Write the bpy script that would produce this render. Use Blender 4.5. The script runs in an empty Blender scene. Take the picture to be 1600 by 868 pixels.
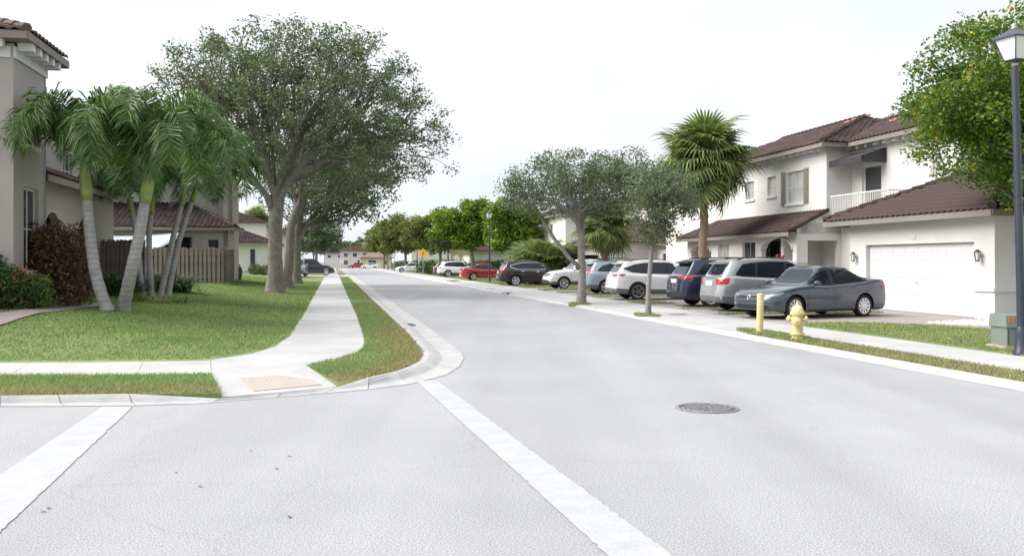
import bpy, bmesh, math, random
import numpy as np
from mathutils import Vector, Matrix
from mathutils.bvhtree import BVHTree
from mathutils.geometry import tessellate_polygon

random.seed(7)
RNG = np.random.default_rng(11)
SC = bpy.context.scene
COL = SC.collection
R = math.radians

# ------------------------------------------------------------------ camera
FPX, HOR, CAMZ = 1400.0, 409.0, 1.70          # focal length in px of the 1600 px photograph, horizon row, eye height
cam_d = bpy.data.cameras.new('camera'); cam = bpy.data.objects.new('camera', cam_d); COL.objects.link(cam)
cam.location = (0, 0, CAMZ); cam.rotation_euler = (R(90), 0, 0)
cam_d.sensor_width = 36.0; cam_d.lens = 36.0 * FPX / 1600.0
cam_d.shift_y = -(434.0 - HOR) / 1600.0
cam_d.clip_start = 0.1; cam_d.clip_end = 6000
SC.camera = cam

# ------------------------------------------------------------------ sky, sun, exposure
SUN_EL, SUN_AZ = R(46), R(-92)                # azimuth from +Y (view axis) towards +X; the light comes from the left
w = bpy.data.worlds.new('World'); SC.world = w; w.use_nodes = True
nt = w.node_tree; nt.nodes.clear()
out = nt.nodes.new('ShaderNodeOutputWorld'); bg = nt.nodes.new('ShaderNodeBackground')
sky = nt.nodes.new('ShaderNodeTexSky'); sky.sky_type = 'NISHITA'; sky.sun_disc = False
sky.sun_elevation = SUN_EL; sky.sun_rotation = SUN_AZ; sky.air_density = 1.0; sky.dust_density = 4.0; sky.ozone_density = 1.0
tc = nt.nodes.new('ShaderNodeTexCoord'); mp = nt.nodes.new('ShaderNodeMapping'); mp.inputs['Scale'].default_value = (1, 1, 2.6)
nz = nt.nodes.new('ShaderNodeTexNoise'); nz.inputs['Scale'].default_value = 2.1; nz.inputs['Detail'].default_value = 5
cr = nt.nodes.new('ShaderNodeValToRGB')
cr.color_ramp.elements[0].position = 0.33; cr.color_ramp.elements[0].color = (2.55, 2.70, 2.95, 1)
cr.color_ramp.elements[1].position = 0.62; cr.color_ramp.elements[1].color = (3.30, 3.36, 3.48, 1)
mx = nt.nodes.new('ShaderNodeMix'); mx.data_type = 'RGBA'; mx.inputs[0].default_value = 0.93
nt.links.new(tc.outputs['Generated'], mp.inputs['Vector']); nt.links.new(mp.outputs['Vector'], nz.inputs['Vector'])
nt.links.new(nz.outputs['Fac'], cr.inputs['Fac'])
nt.links.new(sky.outputs['Color'], mx.inputs[6]); nt.links.new(cr.outputs['Color'], mx.inputs[7])
nt.links.new(mx.outputs[2], bg.inputs['Color']); bg.inputs['Strength'].default_value = 0.085
nt.links.new(bg.outputs['Background'], out.inputs['Surface'])
sun_d = bpy.data.lights.new('sun', 'SUN'); sun_d.energy = 1.5; sun_d.angle = R(58); sun_d.color = (1.0, 0.965, 0.915)
sun = bpy.data.objects.new('sun', sun_d); COL.objects.link(sun)
sdir = Vector((math.sin(SUN_AZ) * math.cos(SUN_EL), math.cos(SUN_AZ) * math.cos(SUN_EL), math.sin(SUN_EL)))
sun.rotation_euler = sdir.to_track_quat('Z', 'Y').to_euler(); sun.location = sdir * 60
SC.view_settings.view_transform = 'Standard'; SC.view_settings.look = 'None'
SC.view_settings.gamma = 1.0; SC.view_settings.exposure = 2.02; SC.view_settings.use_curve_mapping = False
SC.cycles.max_bounces = 6; SC.cycles.transparent_max_bounces = 6; SC.cycles.diffuse_bounces = 3; SC.cycles.glossy_bounces = 3
SC.cycles.use_denoising = True; SC.cycles.caustics_reflective = False; SC.cycles.caustics_refractive = False

# ------------------------------------------------------------------ street frame: a along the street, b to its right
SU, CU = 0.19612, 0.98058
STREET = math.atan2(SU, CU)                    # turn that takes local x to b and local y to a
def W(a, b, z=0.0): return Vector((CU * b - SU * a, CU * a + SU * b, z))
def pix(px, py, z=0.0):                        # pixel -> ground point at height z
    d = FPX * (CAMZ - z) / (py - HOR)
    return Vector(((px - 800.0) / FPX * d, d, z))
def ab(v): return (CU * v[1] - SU * v[0], CU * v[0] + SU * v[1])     # world -> (a, b)
def pab(px, py, z=0.0): return ab(pix(px, py, z))
def a_of(px, b):
    r = (px - 800.0) / FPX
    return b * (CU - SU * r) / (SU + CU * r)
def b_of(px, a):
    r = (px - 800.0) / FPX
    return a * (r * CU + SU) / (CU - SU * r)
def z_of(py, a, b):
    d = CU * a + SU * b
    return CAMZ + (HOR - py) * d / FPX

# ------------------------------------------------------------------ materials
MATS = {}
def mat(name, col, rough=0.7, var=0.0, scale=6.0, col2=None, bump=0.0, bscale=60.0, metal=0.0, coat=0.0, spec=0.5, detail=4.0, trans=0.0, island=0.0, fine=0.0, fscale=180.0):
    if name in MATS: return MATS[name]
    m = bpy.data.materials.new(name); m.use_nodes = True; t = m.node_tree; b = t.nodes['Principled BSDF']
    L = t.links.new
    b.inputs['Base Color'].default_value = (*col, 1); b.inputs['Roughness'].default_value = rough
    b.inputs['Metallic'].default_value = metal; b.inputs['Specular IOR Level'].default_value = spec
    b.inputs['Coat Weight'].default_value = coat; b.inputs['Coat Roughness'].default_value = 0.04
    cur = None
    geo = None
    if var or col2 or bump or fine:
        geo = t.nodes.new('ShaderNodeTexCoord')
    if var or col2:
        n = t.nodes.new('ShaderNodeTexNoise'); n.inputs['Scale'].default_value = scale; n.inputs['Detail'].default_value = detail; n.inputs['Roughness'].default_value = 0.62
        L(geo.outputs['Object'], n.inputs['Vector'])
        r = t.nodes.new('ShaderNodeValToRGB'); r.color_ramp.elements[0].position = 0.32; r.color_ramp.elements[1].position = 0.68
        c2 = col2 if col2 else tuple(min(1, c * (1 + var)) for c in col)
        c1 = col if col2 else tuple(c * (1 - var) for c in col)
        r.color_ramp.elements[0].color = (*c1, 1); r.color_ramp.elements[1].color = (*c2, 1)
        L(n.outputs['Fac'], r.inputs['Fac']); cur = r.outputs['Color']
    if fine:
        n2 = t.nodes.new('ShaderNodeTexNoise'); n2.inputs['Scale'].default_value = fscale; n2.inputs['Detail'].default_value = 2
        L(geo.outputs['Object'], n2.inputs['Vector'])
        mr = t.nodes.new('ShaderNodeMapRange'); mr.inputs[1].default_value = 0.3; mr.inputs[2].default_value = 0.7
        mr.inputs[3].default_value = 1 - fine; mr.inputs[4].default_value = 1 + fine
        L(n2.outputs['Fac'], mr.inputs[0])
        mm = t.nodes.new('ShaderNodeMix'); mm.data_type = 'RGBA'; mm.blend_type = 'MULTIPLY'; mm.inputs[0].default_value = 1
        if cur: L(cur, mm.inputs[6])
        else: mm.inputs[6].default_value = (*col, 1)
        L(mr.outputs[0], mm.inputs[7]); cur = mm.outputs[2]
    if island:
        g = t.nodes.new('ShaderNodeNewGeometry'); mr = t.nodes.new('ShaderNodeMapRange')
        mr.inputs[3].default_value = 1 - island; mr.inputs[4].default_value = 1 + island
        L(g.outputs['Random Per Island'], mr.inputs[0])
        mm = t.nodes.new('ShaderNodeMix'); mm.data_type = 'RGBA'; mm.blend_type = 'MULTIPLY'; mm.inputs[0].default_value = 1
        if cur: L(cur, mm.inputs[6])
        else: mm.inputs[6].default_value = (*col, 1)
        L(mr.outputs[0], mm.inputs[7]); cur = mm.outputs[2]
    if cur: L(cur, b.inputs['Base Color'])
    if bump:
        n = t.nodes.new('ShaderNodeTexNoise'); n.inputs['Scale'].default_value = bscale; n.inputs['Detail'].default_value = 3
        L(geo.outputs['Object'], n.inputs['Vector'])
        bp = t.nodes.new('ShaderNodeBump'); bp.inputs['Strength'].default_value = bump; bp.inputs['Distance'].default_value = 0.02
        L(n.outputs['Fac'], bp.inputs['Height']); L(bp.outputs['Normal'], b.inputs['Normal'])
    if trans:
        tr = t.nodes.new('ShaderNodeBsdfTranslucent'); mxs = t.nodes.new('ShaderNodeMixShader'); mxs.inputs[0].default_value = trans
        if cur: L(cur, tr.inputs['Color'])
        else: tr.inputs['Color'].default_value = (*col, 1)
        o = t.nodes['Material Output']
        L(b.outputs[0], mxs.inputs[1]); L(tr.outputs[0], mxs.inputs[2]); L(mxs.outputs[0], o.inputs['Surface'])
    MATS[name] = m
    return m

def mat_asphalt():
    m = mat('asphalt', (0.276, 0.281, 0.295), 0.88, col2=(0.318, 0.322, 0.334), scale=0.35, detail=6, bump=0.2, bscale=120, fine=0.42, fscale=80)
    t = m.node_tree; L = t.links.new; b = t.nodes['Principled BSDF']
    src = b.inputs['Base Color'].links[0].from_socket
    tcn = t.nodes.new('ShaderNodeTexCoord')
    # hairline cracks and dark specks with shapes of their own
    v = t.nodes.new('ShaderNodeTexVoronoi'); v.feature = 'DISTANCE_TO_EDGE'; v.inputs['Scale'].default_value = 0.22
    wv = t.nodes.new('ShaderNodeTexNoise'); wv.inputs['Scale'].default_value = 1.2; wv.inputs['Detail'].default_value = 6
    ad = t.nodes.new('ShaderNodeMix'); ad.data_type = 'RGBA'; ad.blend_type = 'ADD'; ad.inputs[0].default_value = 0.9
    L(tcn.outputs['Object'], wv.inputs['Vector']); L(tcn.outputs['Object'], ad.inputs[6]); L(wv.outputs['Color'], ad.inputs[7])
    L(ad.outputs[2], v.inputs['Vector'])
    mr = t.nodes.new('ShaderNodeMapRange'); mr.inputs[1].default_value = 0.0; mr.inputs[2].default_value = 0.006; mr.inputs[3].default_value = 0.93; mr.inputs[4].default_value = 1.0
    L(v.outputs['Distance'], mr.inputs[0])
    v2 = t.nodes.new('ShaderNodeTexVoronoi'); v2.inputs['Scale'].default_value = 2.1; v2.inputs['Randomness'].default_value = 1.0
    L(tcn.outputs['Object'], v2.inputs['Vector'])
    mr2 = t.nodes.new('ShaderNodeMapRange'); mr2.inputs[1].default_value = 0.02; mr2.inputs[2].default_value = 0.035; mr2.inputs[3].default_value = 0.9; mr2.inputs[4].default_value = 1.0
    L(v2.outputs['Distance'], mr2.inputs[0])
    # long tyre-worn streaks along the street
    mpn = t.nodes.new('ShaderNodeMapping'); mpn.inputs['Rotation'].default_value = (0, 0, -STREET); mpn.inputs['Scale'].default_value = (0.9, 0.03, 1)
    L(tcn.outputs['Object'], mpn.inputs['Vector'])
    st = t.nodes.new('ShaderNodeTexNoise'); st.inputs['Scale'].default_value = 1.0; st.inputs['Detail'].default_value = 5
    L(mpn.outputs['Vector'], st.inputs['Vector'])
    mr3 = t.nodes.new('ShaderNodeMapRange'); mr3.inputs[1].default_value = 0.35; mr3.inputs[2].default_value = 0.65; mr3.inputs[3].default_value = 0.93; mr3.inputs[4].default_value = 1.05
    L(st.outputs['Fac'], mr3.inputs[0])
    cur = src
    for k in (mr, mr2, mr3):
        mm = t.nodes.new('ShaderNodeMix'); mm.data_type = 'RGBA'; mm.blend_type = 'MULTIPLY'; mm.inputs[0].default_value = 1
        L(cur, mm.inputs[6]); L(k.outputs[0], mm.inputs[7]); cur = mm.outputs[2]
    L(cur, b.inputs['Base Color'])
    return m
def mat_pavers(name, c1, c2, mortar, sx):
    if name in MATS: return MATS[name]
    m = mat(name, c1, 0.85, bump=0.2, bscale=40); t = m.node_tree; L = t.links.new; b = t.nodes['Principled BSDF']
    tcn = t.nodes.new('ShaderNodeTexCoord'); mpn = t.nodes.new('ShaderNodeMapping'); mpn.inputs['Rotation'].default_value = (0, 0, -STREET)
    br = t.nodes.new('ShaderNodeTexBrick'); br.inputs['Scale'].default_value = sx
    br.inputs['Color1'].default_value = (*c1, 1); br.inputs['Color2'].default_value = (*c2, 1); br.inputs['Mortar'].default_value = (*mortar, 1)
    br.inputs['Mortar Size'].default_value = 0.015
    L(tcn.outputs['Object'], mpn.inputs['Vector']); L(mpn.outputs['Vector'], br.inputs['Vector']); L(br.outputs['Color'], b.inputs['Base Color'])
    return m

M_ASPH = mat_asphalt()
M_CONC = mat('concrete_pavement', (0.345, 0.345, 0.348), 0.85, col2=(0.43, 0.428, 0.425), scale=0.9, detail=6, bump=0.15, bscale=50, fine=0.07)
M_KERB = mat('concrete_kerb', (0.325, 0.325, 0.325), 0.87, col2=(0.435, 0.432, 0.426), scale=2.2, detail=7, bump=0.25, bscale=50, fine=0.10)
M_PAINT = mat('road_paint', (0.345, 0.352, 0.365), 0.8, col2=(0.405, 0.41, 0.42), scale=4, detail=10, fine=0.10, fscale=90)
M_TACT = mat('tactile_panel', (0.355, 0.315, 0.265), 0.85, col2=(0.40, 0.36, 0.31), scale=5, fine=0.1)
M_SOIL = mat('lawn_soil', (0.135, 0.205, 0.06), 0.95, col2=(0.20, 0.25, 0.09), scale=0.9, detail=8, bump=0.5, bscale=40, fine=0.3, fscale=45)
M_DIRT = mat('dry_verge', (0.20, 0.165, 0.10), 0.95, col2=(0.13, 0.15, 0.06), scale=1.7, detail=8, bump=0.5, bscale=40, fine=0.3, fscale=50)
M_FARG = mat('far_ground', (0.17, 0.17, 0.12), 0.95, col2=(0.22, 0.22, 0.16), scale=0.05)
M_GRASS = mat('grass_blades', (0.172, 0.280, 0.082), 0.7, col2=(0.275, 0.365, 0.140), scale=0.55, detail=5, island=0.45, trans=0.35)
M_GRASSDRY = mat('grass_dry', (0.37, 0.31, 0.165), 0.8, col2=(0.27, 0.27, 0.11), scale=1.2, detail=5, island=0.4, trans=0.3)
M_STUCCO = mat('stucco_white', (0.66, 0.64, 0.625), 0.9, var=0.06, scale=0.7, bump=0.12, bscale=90, fine=0.03)
M_STUCCOT = mat('stucco_tan', (0.40, 0.365, 0.345), 0.9, var=0.04, scale=1.2, bump=0.12, bscale=90, fine=0.03)
M_TRIM = mat('white_trim', (0.66, 0.655, 0.65), 0.6, var=0.03, scale=3)
M_DOORW = mat('door_white', (0.64, 0.645, 0.655), 0.5, var=0.02, scale=2)
M_FASCIA = mat('fascia', (0.23, 0.20, 0.18), 0.7, var=0.08, scale=3)
M_TILE = mat('roof_tile', (0.050, 0.036, 0.036), 0.92, spec=0.2, col2=(0.082, 0.057, 0.054), scale=1.4, detail=6, island=0.25, fine=0.12, fscale=30)
M_TILEB = mat('roof_tile_brown', (0.085, 0.06, 0.053), 0.92, spec=0.15, col2=(0.13, 0.092, 0.08), scale=1.4, detail=6, island=0.25)
M_TILER = mat('roof_tile_salmon', (0.62, 0.23, 0.18), 0.8, var=0.15, scale=4)
M_GLASS = mat('window_glass', (0.045, 0.05, 0.055), 0.04, spec=0.8, var=0.2, scale=0.8)
M_GLASSC = mat('curtained_glass', (0.36, 0.36, 0.33), 0.07, spec=0.8, var=0.3, scale=1.1)
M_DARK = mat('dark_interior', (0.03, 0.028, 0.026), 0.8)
M_BLACK = mat('black_metal', (0.012, 0.014, 0.02), 0.45, var=0.1, scale=9)
M_LAMPBLUE = mat('lamp_post_paint', (0.028, 0.032, 0.055), 0.4, var=0.12, scale=6, coat=0.2)
M_MILK = mat('milky_glass', (0.78, 0.77, 0.78), 0.25, spec=0.6)
M_YELL = mat('hydrant_yellow', (0.60, 0.49, 0.20), 0.6, col2=(0.68, 0.59, 0.32), scale=9, detail=6, bump=0.1, bscale=60)
M_RUST = mat('worn_base', (0.42, 0.35, 0.24), 0.85, var=0.2, scale=9)
M_IRON = mat('cast_iron', (0.15, 0.15, 0.165), 0.65, col2=(0.27, 0.27, 0.285), scale=14, bump=0.2, bscale=60, metal=0.2)
M_WOOD = mat('fence_wood', (0.145, 0.120, 0.102), 0.9, col2=(0.225, 0.195, 0.17), scale=7, detail=8, bump=0.3, bscale=40)
M_UTIL = mat('utility_green', (0.165, 0.19, 0.17), 0.6, var=0.08, scale=5)
M_SHUT = mat('shutter_taupe', (0.22, 0.20, 0.175), 0.6, var=0.06, scale=6)
M_AWN = mat('awning_canvas', (0.040, 0.038, 0.042), 0.9, var=0.12, scale=5)
M_SHADE = mat('shade_cloth', (0.55, 0.60, 0.65), 0.9, var=0.05, scale=4)
M_TYRE = mat('tyre_rubber', (0.018, 0.018, 0.019), 0.85, var=0.15, scale=12)
M_RIM = mat('alloy', (0.62, 0.63, 0.65), 0.28, metal=0.85)
M_RIMD = mat('rim_shadow', (0.03, 0.03, 0.033), 0.4, metal=0.4)
M_CARGL = mat('car_glass', (0.016, 0.020, 0.028), 0.03, spec=0.5)
M_CARTRIM = mat('car_black_trim', (0.022, 0.022, 0.024), 0.55)
M_CLAD = mat('grey_cladding', (0.13, 0.135, 0.14), 0.6)
M_CHROME = mat('chrome', (0.80, 0.80, 0.82), 0.15, metal=1.0)
M_TAIL = mat('tail_lamp', (0.45, 0.02, 0.025), 0.12, coat=0.5)
M_HEAD = mat('head_lamp', (0.30, 0.32, 0.35), 0.08, coat=0.5, metal=0.3)
M_PLATE = mat('licence_plate', (0.66, 0.68, 0.66), 0.5, var=0.15, scale=14)
M_BARK = mat('oak_bark', (0.135, 0.120, 0.108), 0.95, col2=(0.25, 0.225, 0.205), scale=5, detail=9, bump=0.8, bscale=14)
M_BARKG = mat('grey_bark', (0.20, 0.185, 0.17), 0.95, col2=(0.30, 0.28, 0.26), scale=6, detail=9, bump=0.6, bscale=20)
M_OAK = mat('oak_leaves', (0.096, 0.134, 0.054), 0.5, col2=(0.145, 0.19, 0.085), scale=0.9, detail=3, island=0.5, trans=0.35)
M_OAKD = mat('oak_leaves_deep', (0.045, 0.095, 0.022), 0.55, col2=(0.09, 0.145, 0.036), scale=0.7, detail=3, island=0.5, trans=0.25)
M_OAKG = mat('oak_leaves_grey', (0.092, 0.128, 0.060), 0.6, col2=(0.150, 0.190, 0.092), scale=1.1, detail=3, island=0.45, trans=0.32)
M_LIME = mat('lime_leaves', (0.105, 0.19, 0.012), 0.5, col2=(0.21, 0.29, 0.022), scale=0.5, detail=3, island=0.45, trans=0.4)
M_LIMED = mat('olive_leaves', (0.09, 0.135, 0.022), 0.5, col2=(0.175, 0.20, 0.036), scale=0.5, detail=3, island=0.45, trans=0.35)
M_FLTREE = mat('flower_tree_leaves', (0.075, 0.16, 0.012), 0.5, col2=(0.155, 0.24, 0.026), scale=0.8, detail=3, island=0.45, trans=0.4)
M_PETAL = mat('yellow_petals', (0.70, 0.60, 0.10), 0.6, col2=(0.68, 0.42, 0.08), scale=3, island=0.25, trans=0.4)
M_PALM = mat('palm_leaflets', (0.085, 0.175, 0.046), 0.34, col2=(0.165, 0.265, 0.080), scale=2.2, island=0.5, trans=0.4)
M_CSHAFT = mat('crownshaft', (0.19, 0.26, 0.055), 0.5, col2=(0.30, 0.34, 0.11), scale=4)
M_PTRUNK = mat('palm_trunk', (0.30, 0.285, 0.275), 0.9, col2=(0.44, 0.425, 0.41), scale=5, detail=7, bump=0.4, bscale=25)
def add_rings(m, sc, dark):                     # leaf-scar rings round a palm trunk
    t = m.node_tree; L = t.links.new; b = t.nodes['Principled BSDF']; src = b.inputs['Base Color'].links[0].from_socket
    tcn = t.nodes.new('ShaderNodeTexCoord'); wv = t.nodes.new('ShaderNodeTexWave'); wv.bands_direction = 'Z'; wv.inputs['Scale'].default_value = sc
    wv.inputs['Distortion'].default_value = 1.5; wv.inputs['Detail'].default_value = 3; wv.inputs['Detail Scale'].default_value = 2
    L(tcn.outputs['Object'], wv.inputs['Vector']); r = t.nodes.new('ShaderNodeMapRange'); r.inputs[1].default_value = 0.0; r.inputs[2].default_value = 0.35; r.inputs[3].default_value = dark; r.inputs[4].default_value = 1.0
    L(wv.outputs['Fac'], r.inputs[0]); mm = t.nodes.new('ShaderNodeMix'); mm.data_type = 'RGBA'; mm.blend_type = 'MULTIPLY'; mm.inputs[0].default_value = 1
    L(src, mm.inputs[6]); L(r.outputs[0], mm.inputs[7]); L(mm.outputs[2], b.inputs['Base Color'])
add_rings(M_PTRUNK, 2.4, 0.80)
M_SABAL = mat('sabal_fans', (0.150, 0.225, 0.058), 0.65, col2=(0.27, 0.32, 0.11), scale=1.6, island=0.4, trans=0.42)
M_SABALD = mat('sabal_dead', (0.30, 0.22, 0.10), 0.8, col2=(0.24, 0.22, 0.09), scale=2, island=0.3)
M_STRUNK = mat('sabal_trunk', (0.235, 0.150, 0.105), 0.95, col2=(0.33, 0.235, 0.175), scale=7, detail=7, bump=0.7, bscale=20)
M_CROTON = mat('croton_leaves', (0.17, 0.075, 0.045), 0.5, col2=(0.115, 0.105, 0.035), scale=3.5, island=0.6, trans=0.25)
M_BUSH = mat('bush_leaves', (0.050, 0.10, 0.024), 0.5, col2=(0.085, 0.135, 0.035), scale=3, island=0.5, trans=0.3)
M_BUSHL = mat('bush_leaves_light', (0.10, 0.165, 0.030), 0.5, col2=(0.155, 0.21, 0.05), scale=3, island=0.45, trans=0.35)
M_REDFL = mat('red_flowers', (0.70, 0.12, 0.06), 0.6, island=0.2, trans=0.3)
M_SIGNY = mat('sign_yellow', (0.85, 0.43, 0.02), 0.5)
M_SIGNP = mat('galvanised_post', (0.42, 0.43, 0.44), 0.5, metal=0.4)
M_GRAVEL = mat('white_gravel', (0.62, 0.61, 0.60), 0.9, island=0.25)

# ------------------------------------------------------------------ builders
def tag(o, label=None, cat=None, group=None, kind=None):
    if label: o['label'] = label
    if cat: o['category'] = cat
    if group: o['group'] = group
    if kind: o['kind'] = kind
    return o
def link(name, me, m=None, parent=None, loc=None, rz=None):
    o = bpy.data.objects.new(name, me); COL.objects.link(o)
    if m is not None and me is not None and not me.materials: me.materials.append(m)
    if parent is not None: o.parent = parent
    if loc is not None: o.location = loc
    if rz is not None: o.rotation_euler = (0, 0, rz)
    return o
def empty(name, loc, rz=0.0):
    o = bpy.data.objects.new(name, None); COL.objects.link(o); o.location = loc; o.rotation_euler = (0, 0, rz)
    o.empty_display_size = 0.3
    return o
class MB:
    def __init__(s): s.v = []; s.f = []
    def add(s, vs, fs):
        n = len(s.v); s.v += [tuple(q) for q in vs]; s.f += [tuple(i + n for i in q) for q in fs]; return s
    def box(s, c, size, rz=0.0):
        hx, hy, hz = (k / 2 for k in size); ca, sa = math.cos(rz), math.sin(rz)
        vs = []
        for dz in (-hz, hz):
            for dx, dy in ((-hx, -hy), (hx, -hy), (hx, hy), (-hx, hy)):
                vs.append((c[0] + dx * ca - dy * sa, c[1] + dx * sa + dy * ca, c[2] + dz))
        return s.add(vs, [(3, 2, 1, 0), (4, 5, 6, 7), (0, 1, 5, 4), (1, 2, 6, 5), (2, 3, 7, 6), (3, 0, 4, 7)])
    def bb(s, x0, x1, y0, y1, z0, z1): return s.box(((x0 + x1) / 2, (y0 + y1) / 2, (z0 + z1) / 2), (abs(x1 - x0), abs(y1 - y0), abs(z1 - z0)))
    def tube(s, pts, rad, n=8, caps=True):
        pts = [Vector(p) for p in pts]
        if not hasattr(rad, '__len__'): rad = [rad] * len(pts)
        base = len(s.v); up = None
        for i, p in enumerate(pts):
            t = (pts[min(i + 1, len(pts) - 1)] - pts[max(i - 1, 0)])
            if t.length < 1e-9: t = Vector((0, 0, 1))
            t.normalize()
            if up is None:
                up = Vector((1, 0, 0)) if abs(t.x) < 0.8 else Vector((0, 1, 0))
            e1 = (up - t * up.dot(t)).normalized(); e2 = t.cross(e1); up = e1
            for k in range(n):
                an = 2 * math.pi * k / n
                s.v.append(tuple(p + (e1 * math.cos(an) + e2 * math.sin(an)) * rad[i]))
        for i in range(len(pts) - 1):
            for k in range(n):
                k2 = (k + 1) % n
                s.f.append((base + i * n + k, base + i * n + k2, base + (i + 1) * n + k2, base + (i + 1) * n + k))
        if caps:
            s.f.append(tuple(base + k for k in reversed(range(n))))
            s.f.append(tuple(base + (len(pts) - 1) * n + k for k in range(n)))
        return s
    def lathe(s, prof, n=16, c=(0, 0, 0)):
        base = len(s.v)
        for r, z in prof:
            for k in range(n):
                an = 2 * math.pi * k / n
                s.v.append((c[0] + r * math.cos(an), c[1] + r * math.sin(an), c[2] + z))
        for i in range(len(prof) - 1):
            for k in range(n):
                k2 = (k + 1) % n
                s.f.append((base + i * n + k, base + i * n + k2, base + (i + 1) * n + k2, base + (i + 1) * n + k))
        s.f.append(tuple(base + k for k in reversed(range(n)))); s.f.append(tuple(base + (len(prof) - 1) * n + k for k in range(n)))
        return s
    def prism(s, poly, z0, z1):                 # poly: (x, y) list, z constants or per-vertex lists
        n = len(poly)
        a0 = z0 if hasattr(z0, '__len__') else [z0] * n; a1 = z1 if hasattr(z1, '__len__') else [z1] * n
        pts = [Vector((p[0], p[1], 0)) for p in poly]
        area = sum(poly[i][0] * poly[(i + 1) % n][1] - poly[(i + 1) % n][0] * poly[i][1] for i in range(n))
        tris = tessellate_polygon([pts])
        b0 = len(s.v)
        s.v += [(p[0], p[1], a0[i]) for i, p in enumerate(poly)] + [(p[0], p[1], a1[i]) for i, p in enumerate(poly)]
        for t in tris:
            x = [poly[k] for k in t]
            ar = (x[1][0] - x[0][0]) * (x[2][1] - x[0][1]) - (x[2][0] - x[0][0]) * (x[1][1] - x[0][1])
            t = t if ar > 0 else t[::-1]
            s.f.append(tuple(b0 + n + k for k in t)); s.f.append(tuple(b0 + k for k in t[::-1]))
        for i in range(n):
            j = (i + 1) % n
            q = (b0 + i, b0 + j, b0 + n + j, b0 + n + i)
            s.f.append(q if area > 0 else q[::-1])
        return s
    def sheet(s, poly3):
        pts = [Vector(p) for p in poly3]; tris = tessellate_polygon([[Vector((p.x, p.y, 0)) for p in pts]])
        b0 = len(s.v); s.v += [tuple(p) for p in pts]
        for t in tris:
            x = [pts[k] for k in t]
            ar = (x[1].x - x[0].x) * (x[2].y - x[0].y) - (x[2].x - x[0].x) * (x[1].y - x[0].y)
            t = t if ar > 0 else t[::-1]
            s.f.append(tuple(b0 + k for k in t))
        return s
    def mesh(s, name, m=None, smooth=False):
        me = bpy.data.meshes.new(name); me.from_pydata(s.v, [], s.f); me.update()
        if m: me.materials.append(m)
        if smooth:
            me.polygons.foreach_set('use_smooth', [True] * len(me.polygons))
            if smooth == 'auto': me.set_sharp_from_angle(angle=R(38))
        return me
    def build(s, name, m, parent=None, smooth=False, loc=None, rz=None):
        return link(name, s.mesh(name, m, smooth), None, parent, loc, rz)
def np_mesh(name, verts, nper, m, mats=None, midx=None):       # verts (N, nper, 3): one polygon each
    N = verts.shape[0]; me = bpy.data.meshes.new(name)
    me.vertices.add(N * nper); me.vertices.foreach_set('co', verts.reshape(-1).astype(np.float32))
    me.loops.add(N * nper); me.loops.foreach_set('vertex_index', np.arange(N * nper, dtype=np.int32))
    me.polygons.add(N); me.polygons.foreach_set('loop_start', np.arange(0, N * nper, nper, dtype=np.int32))
    me.polygons.foreach_set('loop_total', np.full(N, nper, dtype=np.int32))
    for k in (mats or [m]): me.materials.append(k)
    if midx is not None: me.polygons.foreach_set('material_index', midx.astype(np.int32))
    me.update(calc_edges=True)
    return me
def in_poly(P, poly):
    x, y = P[:, 0], P[:, 1]; ins = np.zeros(len(P), bool); n = len(poly)
    for i in range(n):
        x0, y0 = poly[i][:2]; x1, y1 = poly[(i + 1) % n][:2]
        c = ((y0 > y) != (y1 > y)) & (x < (x1 - x0) * (y - y0) / ((y1 - y0) if y1 != y0 else 1e-9) + x0)
        ins ^= c
    return ins
# ================================================================== GROUND
def structure(o): o['kind'] = 'structure'; return o
def world_poly(abl): return [W(a, b)[:2] for a, b in abl]

g = MB(); S = 3000.0
g.add([(-S, -60, -0.06), (S, -60, -0.06), (S, S, -0.06), (-S, S, -0.06)], [(0, 1, 2, 3)])
structure(g.build('ground', M_FARG))

# corner kerb: (road-side pixel, grass-side pixel)
K_OUT, K_IN, ZK = 2.43, 1.65, 0.10
pairs = [((700, 536), (650, 536)), ((719, 550), (659, 547)), ((722, 560), (661, 556)), ((714, 573), (655, 564)), ((692, 586), (640, 572)),
         ((640, 599), (618, 580)), ((575, 608), (577, 589)), ((505, 614), (527, 596)), ((432, 620), (440, 605)), ((325, 629), (345, 613)),
         ((212, 633), (200, 615)), ((100, 634), (90, 617)), ((0, 634), (0, 618)), ((-150, 634), (-150, 618)), ((-300, 634), (-300, 618)), ((-480, 634), (-480, 618)), ((-900, 634), (-900, 618))]
kerb_o, kerb_i = [], []
for a in [230, 190, 150, 125, 104, 92, 80, 70, 60, 54, 48, 43, 38, 34, 30, 27, 24.5]:
    kerb_o.append(W(a, K_OUT)); kerb_i.append(W(a - 0.3, K_IN, ZK))
kerb_o.append(W(22.3, K_OUT - 0.03)); kerb_i.append(W(21.2, K_IN, ZK))
for o_, i_ in pairs: kerb_o.append(pix(*o_)); kerb_i.append(pix(*i_, ZK))
# the road: one flat sheet
road_poly = [p[:2] for p in kerb_o] + [(-60, -30), (30, -30)] + [W(a, 8.9)[:2] for a in (-25, 0, 10, 25, 60, 120, 230)]
structure(MB().sheet([(x, y, 0.0) for x, y in road_poly]).build('road', M_ASPH))
far_road = [W(a, b)[:2] for a, b in ((229.9, -80), (229.9, 60), (245, 60), (245, -80))]
structure(MB().sheet([(x, y, 0.004) for x, y in far_road]).build('cross_road', M_ASPH))

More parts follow.
